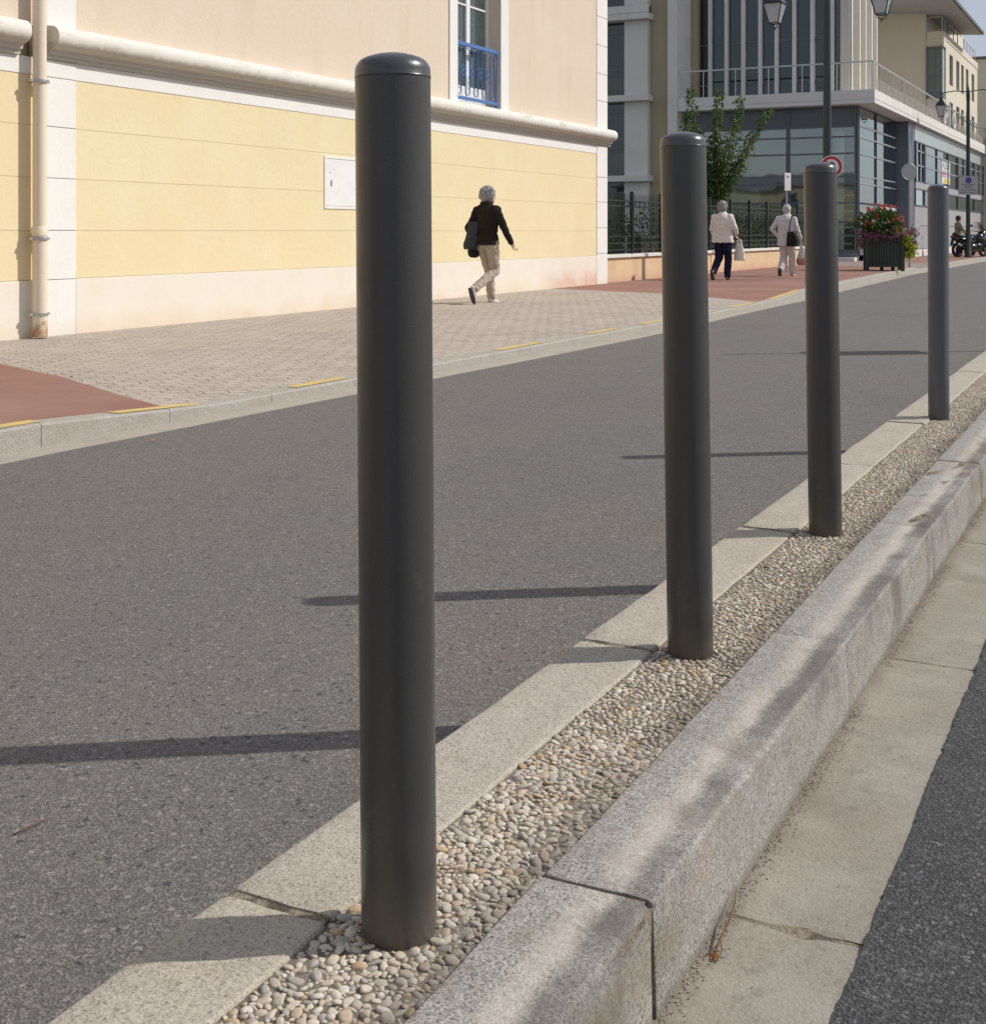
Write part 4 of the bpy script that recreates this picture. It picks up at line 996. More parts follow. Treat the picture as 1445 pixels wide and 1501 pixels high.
# ------------------------------------------------------------------ cream building beyond, with the overhanging roof
WY, WX = 62., -8.54
cbld = wthing('corner_building', 'cream building with overhanging grey roof above the shopfront ledge', 'building', (-11, 68, 0))
xb0 = xY(1357, WY)
MB().box(-14, xb0, WY, 75, 5.94, 12.8).build('gable_wall', 'cream', cbld)
MB().box(-14, xb0 - .03, WY - .015, WY - .001, 8.36, 8.42).build('string_course', 'cream', cbld)
mb = MB(); ws = []
for u0, u1 in ((1391.5, 1396.5), (1401.5, 1406), (1408.7, 1412.3), (1415.6, 1419.2), (1424, 1427.8)):
    for z0, z1 in ((8.05, 9.5), (5.95, 7.25)): ws.append((yX(u0, WX), yX(u1, WX), z0, z1))
ys_ = sorted({q for a in ws for q in a[:2]}); seg = [62.9] + ys_ + [74.9]
for i, (a, b) in enumerate(zip(seg, seg[1:])):
    if i % 2 == 0: mb.box(WX - .3, WX, a, b, 5.94, 9.95)
    else:
        for z0, z1 in ((7.25, 8.05), (9.5, 9.95)): mb.box(WX - .3, WX, a, b, z0, z1)
mb.build('street_wall', 'cream_lit', cbld)
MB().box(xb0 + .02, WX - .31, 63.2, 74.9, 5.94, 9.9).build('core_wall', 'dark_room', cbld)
MB().box(xb0 + .02, WX + .03, 62.0, 74.95, 9.955, 10.3).build('parapet', 'cream_lit', cbld, bevel=.02)
MB().box(xb0 + .02, WX + .03, 62.0, 62.89, 9.6, 9.953).build('bay_head', 'cream_lit', cbld)
for a, b, z0, z1 in ws:
    fr = MB()
    for q in (a + .02, b - .05): fr.box(WX - .18, WX - .12, q, q + .03, z0, z1)
    fr.box(WX - .18, WX - .12, a, b, z0, z0 + .05); fr = fr.build('window', 'mullion', cbld)
    MB().quad((WX - .15, a, z0), (WX - .15, b, z0), (WX - .15, b, z1), (WX - .15, a, z1)).build('pane', 'glass_dark', fr)
bw = MB()
for x in (xb0 + .05, lerp(xb0, WX, .55), WX - .08): bw.box(x - .04, x + .04, 61.9, 61.98, 7.45, 9.55)
for z in (7.45, 8.2, 9.5): bw.box(xb0 + .02, WX - .02, 61.905, 61.975, z, z + .08)
bw.box(xb0 + .01, WX, 61.88, 62.9, 7.25, 7.45)
bw = bw.build('bay_window', 'mullion', cbld)
MB().quad((xb0 + .02, 61.94, 7.45), (WX - .04, 61.94, 7.45), (WX - .04, 61.94, 9.58), (xb0 + .02, 61.94, 9.58)).build('pane', 'glass_dark', bw)
MB().box(xb0 + .02, WX - .06, 62.3, 62.88, 7.46, 9.59).build('room', 'frit', bw)
MB().box(xb0 + .02, WX - .02, 62.02, 62.89, 5.94, 7.24).build('lower_wall', 'cream', cbld)
MB().box(xb0 + .02, WX - 1.2, 64.2, 74, 10.31, 12.2).build('loggia_wall', 'cream_lit', cbld)
mb = MB(); 
for y in (62.3, 63.2, 64.5, 66, 67.5): mb.box(WX - .1, WX - .06, y, y + .04, 10.3, 10.95)
mb.box(WX - .1, WX - .06, 62.2, 69, 10.95, 10.99); mb.box(xb0 + .1, WX - .1, 62.2, 62.24, 10.95, 10.99); mb.build('terrace_rail', 'galv', cbld)
mb = MB()
for y in (70, 71.2, 72.4, 73.6, 74.6): mb.box(WX - .1, WX - .07, y, y + .03, 10.3, 10.95)
mb.box(WX - .1, WX - .07, 69.6, 74.8, 10.9, 10.94); mb.build('terrace_rail', 'galv', cbld)
rf = MB().prism([(-14, 57.5, 11.45), (-7.62, 57.5, 10.98), (-7.62, 69, 10.98), (-14, 69, 11.45)], (0, 0, .03)).build('roof_soffit', 'soffit', cbld)
MB().prism([(-14, 57.4, 11.485), (-7.55, 57.4, 11.015), (-7.55, 69.1, 11.015), (-14, 69.1, 11.485)], (0, 0, .14)).build('roof', 'roof_dark', cbld)
eb = wthing('end_building', 'plain beige building at the right edge behind the cream corner building', 'building', (-6, 84, 0))
MB().box(-12, -6.4, 78, 92, -.05, 10.9).build('wall', 'cream', eb)
MB().box(-12.1, -6.3, 77.9, 92, 10.91, 11.05).build('roof', 'roof_dark', eb)
for z in (6.6, 9.0):
    f_ = MB().box(-7.75, -7.1, 77.93, 77.99, z, z + 1.3).build('window', 'mullion', eb); MB().quad((-7.7, 77.92, z + .05), (-7.15, 77.92, z + .05), (-7.15, 77.92, z + 1.25), (-7.7, 77.92, z + 1.25)).build('pane', 'glass_dark', f_)

# ------------------------------------------------------------------ across the street and behind: seen mirrored in the glass
for i, (x0, x1, y0, y1, h, m_, lab) in enumerate(((16, 26, 52, 70, 7.0, 'cream_lit', 'cream house across the street mirrored in the side glazing'), (16, 26, 74, 96, 5.2, 'peach', 'low peach house across the street mirrored in the shop windows'), (-60, -16, -75, -62, 6.5, 'olive', 'long low brown building mirrored in the front glazing'))):
    t = wthing('house', lab, 'house', ((x0 + x1) / 2, (y0 + y1) / 2, 0))
    MB().box(x0, x1, y0, y1, -.05, h).build('wall', m_, t)
    MB().prism([(x0 - .4, y0 - .4, h), (x1 + .4, y0 - .4, h), ((x0 + x1) / 2, y0 - .4, h + 2.2)], (0, y1 - y0 + .8, 0)).build('roof', 'roof_dark', t) if x1 - x0 < 20 else MB().prism([(x0 - .4, y0 - .4, h), (x0 - .4, y1 + .4, h), (x0 - .4, (y0 + y1) / 2, h + 1.6)], (x1 - x0 + .8, 0, 0)).build('roof', 'roof_dark', t)
    for k in range(5):
        for z in (1.2, 4.0):
            if z + 1.4 > h: continue
            if x0 > 0: MB().box(x0 - .03, x0 - .004, lerp(y0, y1, (k + .4) / 5), lerp(y0, y1, (k + .4) / 5) + 1.2, z, z + 1.4).build('window', 'glass_dark', t)
            else: MB().box(lerp(x0, x1, (k + .4) / 5), lerp(x0, x1, (k + .4) / 5) + 1.4, y1 + .004, y1 + .03, z, z + 1.4).build('window', 'glass_dark', t)
# ------------------------------------------------------------------ street lamps
def arc(c, r, a0, a1, n, plane='xz'):
    o = []
    for i in range(n + 1):
        a = R(lerp(a0, a1, i / n)); o.append((c[0] + r * math.cos(a), c[1], c[2] + r * math.sin(a)) if plane == 'xz' else (c[0], c[1] + r * math.cos(a), c[2] + r * math.sin(a)))
    return o
def lantern(parent, x, z):
    """four sided tapering lantern hanging with its finial at z"""
    w1, w2 = .105, .205; zb, zt = z + .17, z + .60; Y = 0.
    c = lambda w, zz: [(x - w, Y - w, zz), (x + w, Y - w, zz), (x + w, Y + w, zz), (x - w, Y + w, zz)]
    f = MB()
    for a, b in zip(c(w1, zb), c(w2, zt)): f.tube([a, b], .013, 6)
    for q, rr in ((c(w1, zb), .014), (c(w2, zt), .018)):
        for a, b in zip(q, q[1:] + q[:1]): f.tube([a, b], rr, 6)
    for k in range(4):
        a = PI / 4 + k * PI / 2; f.tube([(x + w1 * 1.3 * math.cos(a), w1 * 1.3 * math.sin(a), zb), (x + w1 * 1.05 * math.cos(a), w1 * 1.05 * math.sin(a), zb - .07), (x, 0, zb - .125)], .007, 5)
    f.lathe([(.004, -.04), (.016, -.02), (.009, 0), (.022, .02), (.010, .045)], 8, (x, 0, z + .04))
    f = f.build('lantern', 'black_metal', parent, smooth=True)
    g = MB(); a, b = c(w1 - .004, zb + .01), c(w2 - .006, zt - .01)
    for i in range(4): g.quad(a[i], a[(i + 1) % 4], b[(i + 1) % 4], b[i])
    g.build('glass', 'lantern_glass', f)
    MB().lathe([(w2 * 1.46, 0), (w2 * 1.30, .05), (w2 * .62, .20), (w2 * .5, .21), (w2 * .46, .29), (.02, .34), (.018, .42)], 4, (0, 0, 0)).build('lantern_roof', 'black_metal', f)
    rf_ = f.children[-1]; rf_.location = (x, 0, zt); rf_.rotation_euler = (0, 0, R(45))
    MB().tube([(x, 0, zt + .2), (x, 0, zt + .62)], .012, 6).build('hanger', 'black_metal', f)
lp1 = thing('street_lamp', 'dark green lamp post with two lanterns above the red ringed road sign', 'street lamp', (-6.28, 28.25, .10), R(-3.5), 'twin lantern street lamps')
MB().lathe([(.16, -.02), (.16, .10), (.13, .14), (.115, .9), (.10, .95), (.098, 1.1), (.088, 3.0), (.076, 6.0), (.07, 6.55)], 20).build('post', 'lamp_green', lp1, smooth=True)
MB().lathe([(.071, 6.2), (.085, 6.25), (.085, 6.5), (.071, 6.6), (.03, 6.75), (.008, 6.95)], 16).build('post_head', 'black_metal', lp1, smooth=True)
MB().tube([(-1.16, 0, 6.55), (-.6, 0, 6.62), (0, 0, 6.56), (.6, 0, 6.62), (1.16, 0, 6.55)], .02, 8).build('cross_arm', 'black_metal', lp1, smooth=True)
for sx in (-1, 1): lantern(lp1, 1.16 * sx, 5.46)
def copy_tree(o, parent=None):
    c = o.copy(); col.objects.link(c)
    if parent is not None: c.parent = parent
    for ch in list(o.children): copy_tree(ch, c)
    return c
lp2 = copy_tree(lp1); lp2.location = (-6.52, 54.2, .10); lp2.scale = (.88, 1, 1); lp2['label'] = 'distant twin lantern lamp post carrying the white parking notice by the scooters'

# ------------------------------------------------------------------ road signs
def face_rot(yaw): return yaw
sg = thing('road_sign', 'round white road sign with red ring and black arrow on the nearer lamp post', 'road sign', (-6.27 + .13 * _rx, 28.02 + .13 * _ry, 2.52), TH)
def disc(mb, r, y0, y1, n=40, c=(0, 0)):
    return mb.prism([(c[0] + r * math.cos(2 * PI * k / n), y0, c[1] + r * math.sin(2 * PI * k / n)) for k in range(n)], (0, y1 - y0, 0))
RS = .245
disc(MB(), RS, -.004, .02).build('plate', 'sign_white', sg)
mb = MB(); n = 48
for k in range(n):
    a, b = 2 * PI * k / n, 2 * PI * (k + 1) / n
    q = lambda r_, t, y: (r_ * math.cos(t), y, r_ * math.sin(t))
    mb.add([q(.165, a, -.006), q(.228, a, -.006), q(.228, b, -.006), q(.165, b, -.006)], [(0, 1, 2, 3)])
mb.build('red_ring', 'sign_red', sg)
mb = MB()
for i in range(14):   # hooked arrow
    a, b = R(lerp(0, 180, i / 14)), R(lerp(0, 180, (i + 1) / 14))
    q = lambda r_, t: (r_ * math.cos(t), -.0062, .02 + r_ * math.sin(t))
    mb.add([q(.05, a), q(.085, a), q(.085, b), q(.05, b)], [(0, 1, 2, 3)])
mb.quad((.05, -.0062, -.11), (.085, -.0062, -.11), (.085, -.0062, .02), (.05, -.0062, .02))
mb.add([(-.125, -.0062, .02), (-.01, -.0062, .02), (-.0675, -.0062, -.07)], [(0, 1, 2)])
mb.build('arrow', 'sign_black', sg)
MB().obox((0, -.0068, 0), (.13, 0, -.13), (0, .0004, 0), (.016, 0, .016)).build('red_slash', 'sign_red', sg)
mb = MB(); mb.box(-.03, .03, .021, .11, -.03, .03); mb.build('bracket', 'galv', sg)
# back of a round sign on its own post
p_ = thing('road_sign', 'back of a round grey road sign on a thin post right of the flower planter', 'road sign', (-6.30, 39.02, .10), TH + R(8))
MB().tube([(0, 0, -.05), (0, 0, 2.98)], .033, 10).build('post', 'alu', p_, smooth=True)
t_ = MB(); disc(t_, .235, -.05, -.035, c=(-.035, 2.76))
t_ = t_.build('plate', 'sign_grey', p_)
mb = MB(); 
mb.tube([(-.035 + .232 * math.cos(R(a)), -.052, 2.76 + .232 * math.sin(R(a))) for a in range(0, 361, 12)], .012, 6)
mb.build('rim', 'alu', t_)
MB().box(-.22, .15, -.034, -.02, 2.74, 2.775).build('bracket', 'galv', p_)
# narrow white sign behind the man
p_ = thing('post_sign', 'narrow white upright panel on a thin post behind the man in white', 'sign', (-8.05, 31.75, .10), TH + R(28))
MB().tube([(0, 0, -.05), (0, 0, 2.25)], .024, 8).build('post', 'galv', p_, smooth=True)
MB().box(-.10, .10, -.05, -.028, 2.03, 2.47).build('panel', 'sign_white', p_, bevel=.01)
mb = MB(); mb.box(-.02, .02, -.053, -.0505, 2.36, 2.40); mb.build('symbol', 'sign_black', p_)
# parking notice on the far lamp post
p_ = thing('parking_sign', 'pale parking notice with blue disc and four lines of lettering on the far lamp post', 'road sign', (-6.50, 54.05, 2.95), TH + R(4))
MB().box(-.39, .39, -.03, 0, -.37, .37).build('panel', 'sign_grey', p_, bevel=.01)
mb = MB()
for a in ((-.395, -.375, -.375, .375), (.375, .395, -.375, .375), (-.375, .375, -.375, -.357), (-.375, .375, .357, .375)): mb.box(a[0], a[1], -.036, .002, a[2], a[3])
mb.build('rim', 'alu', p_)
mb = MB(); disc(mb, .125, -.036, -.031, c=(0, .20)); mb.build('blue_disc', 'sign_blue', p_)
mb = MB()
mb.obox((0, -.038, .20), (.07, 0, -.07), (0, .001, 0), (.012, 0, .012)); mb.build('disc_slash', 'sign_red', p_)
for i, tx_ in enumerate(('EMPLACEMENT', 'RESERVE', 'AUX LIVRAISONS', 'ARRET 10 MINUTES')):
    text_obj('lettering', tx_, .082, 'sign_black', p_, (0, -.032, .03 - i * .105), (R(90), 0, 0), .001)
p_['category'] = 'road sign'

# ------------------------------------------------------------------ planter with flowers
PX, PY, PA = -6.30, 34.95, R(14)
pl = thing('planter', 'dark green slatted planter box on feet, full of flowers, on the red pavement', 'planter', (PX, PY, .105), PA)
W2 = .44
for sy in (-1, 1):
    mb = MB(); B = lambda x0, x1, a, b, z0, z1: mb.box(x0, x1, *sorted((sy * a, sy * b)), z0, z1)
    for k in range(9):
        x = lerp(-W2 + .09, W2 - .09, k / 8); B(x - .036, x + .036, W2, W2 - .03, .17, .80)
    B(-W2 + .05, W2 - .05, W2 - .031, W2 - .045, .165, .805)
    for z0, z1 in ((.10, .169), (.801, .86)): B(-W2 + .05, W2 - .05, W2 + .008, W2 - .032, z0, z1)
    mb.build('slatted_side', 'planter_green', pl, bevel=.004)
for sx in (-1, 1): MB().box(sx * W2 - .012, sx * W2 + .012, -W2 + .06, W2 - .06, .14, .84).build('steel_side', 'planter_steel', pl)
for sx in (-1, 1):
    for sy in (-1, 1):
        MB().prism([(sx * W2 - .05, sy * W2 - .05, .0), (sx * W2 + .05, sy * W2 - .05, .0), (sx * W2 + .05, sy * W2 + .05, 0), (sx * W2 - .05, sy * W2 + .05, 0)], (0, 0, .87)).build('leg', 'planter_green', pl, bevel=.008)
MB().box(-W2 + .05, W2 - .05, -W2 + .05, W2 - .05, .72, .80).build('soil', 'bark', pl)
for a in ((-.05, -.02), (.25, .25)): MB().ball((a[0], a[1], .05), .05).build('castor', 'tyre', pl, smooth='all')
r = random.Random(21); Rz = Matrix.Rotation(PA, 3, 'Z')
def PP(q): v = Rz @ Vector(q); return Vector((PX + v.x, PY + v.y, .105 + v.z))
fl = wthing('flower_plant', 'tall leafy plant with red and orange blooms in the planter', 'flowers', (PX, PY, .9))
pts = [(PP(q), d) for q, d in clump_pts((-.05, 0, 1.22), (.60, .50, .38), 1800, r, .3)] + [(PP(q), d) for q, d in clump_pts((-.05, 0, 1.0), (.44, .40, .25), 500, r, .3)]
leaves(pts, .085, asp=.8, seed=5).build('foliage', 'leaf_ger', fl)
mb = MB(); pr_ = []
for q, d in clump_pts((-.03, 0, 1.22), (.68, .54, .50), 95, r, .93):
    if d.z < -.25: continue
    pr_.append(q); mb.tube([PP(q), PP(Vector(q) * .8 + Vector((0, 0, .2)))], .005, 4)
mb.build('stems', 'leaf_ger', fl)
pts = []
for q in pr_:
    for _ in range(18): pts.append((PP(Vector(q) + Vector((r.gauss(0, 1), r.gauss(0, 1), r.gauss(0, 1))) * .022), (r.gauss(0, 1), r.gauss(0, 1), r.gauss(0, 1) + .4)))
leaves(pts, .032, asp=.9, seed=6).build('blooms', 'petal_red', fl)
f2 = wthing('flower_plant', 'pink and purple petunias spilling over the rim of the planter', 'flowers', (PX, PY, .86))
pts = []; lf = []
for _ in range(150):
    e = r.choice((0, 0, 1, 2, 2)); t = r.uniform(-.5, .5)
    q = {0: (t, -.5 + r.uniform(-.06, .1), .93 + r.uniform(-.12, .1)), 1: (-.52 + r.uniform(-.1, .06), t, .90 + r.uniform(-.25, .15)), 2: (.60 + r.uniform(-.12, .22), t * .9, .86 + r.uniform(-.4, .25))}[e]
    for _ in range(9): lf.append((PP(Vector(q) + Vector((r.gauss(0, 1), r.gauss(0, 1), r.gauss(0, 1))) * .05), (0, 0, -.3)))
    if r.random() < .8:
        for _ in range(14): pts.append((PP(Vector(q) + Vector((r.gauss(0, 1), r.gauss(0, 1), r.gauss(0, 1))) * .022), (r.gauss(0, 1), r.gauss(0, 1), r.gauss(0, 1))))
leaves(lf, .06, seed=9).build('foliage', 'leaf_shrub', f2); leaves(pts, .038, asp=.9, seed=10).build('blooms', 'petal_pink', f2)
f3 = wthing('trailing_plant', 'lime green trailing foliage hanging over the right side of the planter', 'plant', (PX + .4, PY, .8))
pts = []
for _ in range(520):
    t = r.random(); q = (.40 + .22 * math.sin(t * 2.2) + r.gauss(0, .06), -.42 + r.uniform(-.12, .45), 1.02 - t * .62 + r.gauss(0, .05)); pts.append((PP(q), (.5, -.5, -.6)))
leaves(pts, .10, asp=.8, seed=12).build('foliage', 'leaf_lime', f3)

# ------------------------------------------------------------------ people
def fingers(mb, w, d, side, curl=.5):
    """palm and five fingers at the wrist w, pointing along d; side = direction of the thumb"""
    w, d, s_ = Vector(w), Vector(d).normalized(), Vector(side).normalized(); s_ = (s_ - d * s_.dot(d)).normalized(); n = d.cross(s_).normalized()
    mb.cap(w, .023, w + d * .04, .026); mb.cap(w + d * .03 + s_ * .016, .019, w + d * .075 + s_ * .02, .016); mb.cap(w + d * .03 - s_ * .016, .018, w + d * .072 - s_ * .022, .014)
    for i, (o, l) in enumerate(((.028, .066), (.0095, .074), (-.0095, .069), (-.027, .054))):
        p0 = w + d * .078 + s_ * o; p1 = p0 + (d * math.cos(curl * .6) + n * math.sin(curl * .6)) * l * .5; p2 = p1 + (d * math.cos(curl * 1.5) + n * math.sin(curl * 1.5)) * l * .5
        mb.cap(p0, .0095, p1, .0088, 8); mb.cap(p1, .0088, p2, .0075, 8)
    p0 = w + d * .02 + s_ * .022; p1 = p0 + (d * .7 + s_ * .7).normalized() * .04; mb.cap(p0, .012, p1, .0105, 8); mb.cap(p1, .0105, p1 + (d * .9 + s_ * .25).normalized() * .03, .009, 8)
def head(mb, c, yaw=0.):
    """head facing +y turned by yaw; c = centre of the skull"""
    c = Vector(c); M = Matrix.Rotation(yaw, 3, 'Z'); P = lambda x, y, z: c + M @ Vector((x, y, z))
    k = MB(); k.ball((0, -.012, .025), (.075, .095, .092), 18, 12); k.ball((0, .022, -.045), (.058, .070, .072), 16, 10)
    k.cap((0, .088, .012), .009, (0, .104, -.022), .015, 8); k.ball((0, .078, -.062), (.024, .012, .010)); k.ball((0, .066, -.098), (.026, .022, .020))
    for s_ in (-1, 1): k.ball((.078 * s_, -.008, -.012), (.012, .022, .033)); k.ball((.030 * s_, .070, .012), (.015, .012, .012)); k.cap((.014 * s_, .082, .034), .008, (.045 * s_, .072, .034), .007, 6)
    k.v = [tuple(P(*q)) for q in k.v]; mb.v, mb.f = mb.v, mb.f
    mb.add(k.v, k.f); return P
def person(label, loc, J, look, yaw=0.):
    """J: joints (hip, knee, ankle, toe, shoulder, elbow, wrist) left (x<0) and right; look: colours"""
    t = thing('person', label, 'person', loc, yaw)
    b = MB(); hc = J['head']; hy = J.get('head_yaw', 0)
    b.loft([(0, 0, .80, .10, .08), (0, 0, .86, .145, .10), (0, 0, .95, .15, .105), (0, 0, 1.05, .125, .09), (0, .0, 1.2, .14, .10), (0, 0, 1.33, .15, .095), (0, 0, 1.40, .09, .07)], 20)
    b.cap((0, 0, 1.36), .055, (hc[0], hc[1] - .015, hc[2] - .07), .05); head(b, hc, hy)
    for k in 'LR':
        s_ = -1 if k == 'L' else 1
        b.cap(J['hip' + k], .075, J['knee' + k], .052); b.cap(J['knee' + k], .05, J['ankle' + k], .034)
        a, q = Vector(J['ankle' + k]), Vector(J['toe' + k]); b.cap(a - Vector((0, 0, .01)), .026, q, .014)
        b.cap((.10 * s_, 0, J['sh' + k][2] - .01), .055, J['sh' + k], .048); b.cap(J['sh' + k], .045, J['el' + k], .036); b.cap(J['el' + k], .036, J['wr' + k], .024)
        d = J.get('hand' + k) or (Vector(J['wr' + k]) - Vector(J['el' + k])); fingers(b, J['wr' + k], d, (-.2 * s_, 1, .1), J.get('curl', .6))
    remeshed(b, 'body', 'skin', t, .007, 2)
    # trousers
    m_ = MB(); m_.loft([(0, 0, .80, .12, .095), (0, -.01, .88, .168, .128), (0, 0, 1.0, .155, .115), (0, 0, 1.06, .14, .10)], 20)
    for k in 'LR':
        h_, kn, an = (Vector(J[n + k]) for n in ('hip', 'knee', 'ankle')); e = kn.lerp(an, look.get('leg', .97))
        g = look.get('lw', 1.1); m_.cap(h_, .096 * g, h_.lerp(kn, .5), .084 * g); m_.cap(h_.lerp(kn, .5), .084 * g, kn, .068 * g); m_.cap(kn, .068 * g, kn.lerp(an, .5), .064 * g); m_.cap(kn.lerp(an, .5), .064 * g, e, .058 * g)
    remeshed(m_, 'trousers', look['trousers'], t, .010, 2, .012, .055)
    # jacket
    m_ = MB(); z = look['hem']
    m_.loft([(0, -.005, z, .185 * look['w'], .148), (0, -.005, z + .1, .178 * look['w'], .142), (0, 0, 1.02, .158 * look['w'], .125), (0, -.005, 1.18, .172 * look['w'], .132), (0, -.008, 1.30, .178 * look['w'], .122), (0, -.005, 1.375, .125, .092), (hc[0] * .5, .0, 1.425, .068, .066), (hc[0] * .6, .0, 1.455, .064, .062)], 24)
    for k in 'LR':
        s_ = -1 if k == 'L' else 1; S, E_, W_ = (Vector(J[n + k]) for n in ('sh', 'el', 'wr'))
        m_.cap((.09 * s_, 0, S.z), .075, S, .070); m_.cap(S, .068, E_, .056); m_.cap(E_, .056, E_.lerp(W_, .93), .046)
    remeshed(m_, 'jacket', look['jacket'], t, .010, 2, .013, .06)
    # hair
    m_ = MB(); P = head(MB(), hc, hy); r_ = look['hr']
    def hb(c, q): k = MB(); k.ball(c, q, 16, 10); M = Matrix.Rotation(hy, 3, 'Z'); m_.add([tuple(Vector(hc) + M @ Vector(a)) for a in k.v], k.f)
    hb((0, -.018, .038), (.085 + r_, .100 + r_, .090 + r_)); hb((0, -.06, -.02), (.078 + r_, .060 + r_, .075 + r_))
    for s_ in (-1, 1): hb((.062 * s_, -.025, .0), (.026 + r_, .055 + r_, .062 + r_ * 2))
    rh = random.Random(int(loc[1] * 100))
    for i in range(34 if r_ > .005 else 14):    # locks falling to an uneven edge
        a = rh.uniform(-PI * 1.12, .12 * PI); e_ = rh.uniform(-.15, .75); R0 = .088 + r_; l_ = rh.uniform(.03, .075)
        p0 = Vector((R0 * math.cos(a) * math.cos(e_) * .95, -.02 + (R0 + .008) * math.sin(a) * math.cos(e_), .03 + R0 * math.sin(e_)))
        d_ = Vector((math.cos(a) * .22 + rh.uniform(-.25, .25), math.sin(a) * .22 + rh.uniform(-.2, .2), -1)).normalized()
        if e_ > .5: d_ = (d_ + Vector((math.cos(a), math.sin(a), .9))).normalized(); l_ *= .5
        M = Matrix.Rotation(hy, 3, 'Z'); m_.cap(Vector(hc) + M @ p0, .016, Vector(hc) + M @ (p0 + d_ * l_), .006, 8)
    o = remeshed(m_, 'hair', look['hair'], t, .006, 2, .009, .022)
    # shoes
    for k in 'LR':
        a, q = Vector(J['ankle' + k]), Vector(J['toe' + k]); dv = (q - a); 
        dn = J.get('foot' + k)      # direction of the sole normal (down) and heel
        f_ = Vector(dn[0]).normalized(); n_ = Vector(dn[1]).normalized(); s_ = f_.cross(n_)
        h_ = a + n_ * .045 - f_ * .045; m_ = MB()
        m_.cap(h_ + f_ * .02 - n_ * .01, .040, h_ + f_ * .13 + n_ * .012, .038); m_.cap(h_ + f_ * .12 + n_ * .012, .040, h_ + f_ * .20 + n_ * .018, .028); m_.cap(a + n_ * .01, .044, h_ + f_ * .05, .04)
        o = remeshed(m_, 'shoe', look['shoe' + k] if ('shoe' + k) in look else look['shoe'], t, .008, 2)
        poly = [(-.03, -.03), (-.03, .03), (.10, .042), (.19, .036), (.235, .0), (.19, -.036), (.10, -.042)]
        MB().prism([h_ + f_ * (x + .02) + s_ * y + n_ * .036 for x, y in poly], n_ * .016).build('sole', 'sole', o, bevel=.004)
    return t
# 1: woman in the dark jacket
J = dict(head=(.01, .02, 1.545), head_yaw=R(-22), hipL=(-.085, 0, .86), kneeL=(-.085, .15, .48), ankleL=(-.085, .20, .085), toeL=(-.09, .36, .035),
         hipR=(.085, 0, .86), kneeR=(.08, .07, .47), ankleR=(.06, -.36, .235), toeR=(.06, -.33, .07),
         shL=(-.165, -.01, 1.335), elL=(-.27, -.10, 1.07), wrL=(-.22, .05, .93), shR=(.165, 0, 1.335), elR=(.245, .07, 1.08), wrR=(.275, .20, .87),
         footL=((0, 1, -.02), (0, -.02, -1)), footR=((.0, .40, -.90), (-.05, -.90, -.40)))
w1 = person('woman with grey bob walking in black jacket and beige trousers past the yellow wall', (-8.40, 16.32, .098), J, dict(trousers='c_beige', jacket='c_jacket', hem=.84, w=1.0, hair='hair_grey', hr=.012, shoe='shoe_pale'), R(-11))
MB().prism([(-.062, -.075, 1.40), (.062, -.075, 1.40), (.072, -.06, 1.455), (-.072, -.06, 1.455)], (0, -.018, 0)).build('collar', 'c_jacket', w1, bevel=.006)
def bag(name, label, cat, m, loc, yaw, rings, strap=None, sw=.018, smat=None):
    t = thing(name, label, cat, loc, yaw); k = MB(); k.loft(rings, 18); o = remeshed(k, 'body', m, t, .010, 2, .010, .06)
    if strap: MB().tube(strap, sw, 8, sq=.35).build('strap', smat or m, t, smooth='all')
    return t
t = bag('shoulder_bag', 'slate grey cloth shoulder bag hanging at the side of the woman in black', 'bag', 'c_bag', (-8.595, 16.225, .098), R(0),
        [(-.02, -.02, .78, .095, .06), (-.02, -.02, .83, .11, .075), (.0, 0, .95, .10, .055), (.015, 0, 1.08, .09, .04), (.02, 0, 1.17, .075, .025)], [(.02, 0, 1.15), (.045, .02, 1.28), (.085, .06, 1.40), (.10, .13, 1.415), (.06, .19, 1.33)], .02)
t = bag('handbag', 'small black bag hanging low behind the slate grey shoulder bag', 'bag', 'c_black', (-8.615, 16.31, .098), R(0),
        [(.0, 0, .66, .055, .05), (.0, 0, .69, .085, .06), (0, 0, .80, .09, .055), (-.02, 0, .95, .085, .04)], [(-.03, 0, .93), (-.02, .01, 1.0), (.03, .03, .97), (.04, .02, .9)], .008)
# 2: woman in the cream jacket
J = dict(head=(.0, .02, 1.535), head_yaw=R(-4), hipL=(-.085, 0, .86), kneeL=(-.10, .06, .47), ankleL=(-.11, -.24, .17), toeL=(-.11, -.22, .05),
         hipR=(.085, 0, .86), kneeR=(.095, .07, .47), ankleR=(.085, .06, .085), toeR=(.09, .22, .035),
         shL=(-.175, -.01, 1.325), elL=(-.255, .04, 1.07), wrL=(-.25, .2, .93), shR=(.175, 0, 1.325), elR=(.275, .02, 1.08), wrR=(.24, .18, .99), handR=(-.3, .3, -.8), curl=1.1,
         footL=((.0, .42, -.90), (-.0, -.90, -.42)), footR=((0, 1, -.02), (0, -.02, -1)))
w2 = person('woman with short greying hair in cream jacket and navy trousers by the fence wall', (-8.05, 26.42, .108), J, dict(trousers='c_navy', jacket='c_cream', hem=.79, w=1.32, lw=1.28, hair='hair_grey', hr=.012, shoe='shoe_tan'), R(-4))
t = thing('handbag', 'white leather handbag held by the woman in the cream jacket', 'bag', (-7.73, 26.56, .52), R(-27)); k = MB()
k.loft([(0, 0, .0, .14, .06), (0, 0, .02, .155, .07), (0, 0, .2, .125, .05), (0, 0, .34, .085, .025), (0, 0, .36, .08, .02)], 18)
remeshed(k, 'body', 'c_handbag', t, .009, 2, .008, .06)
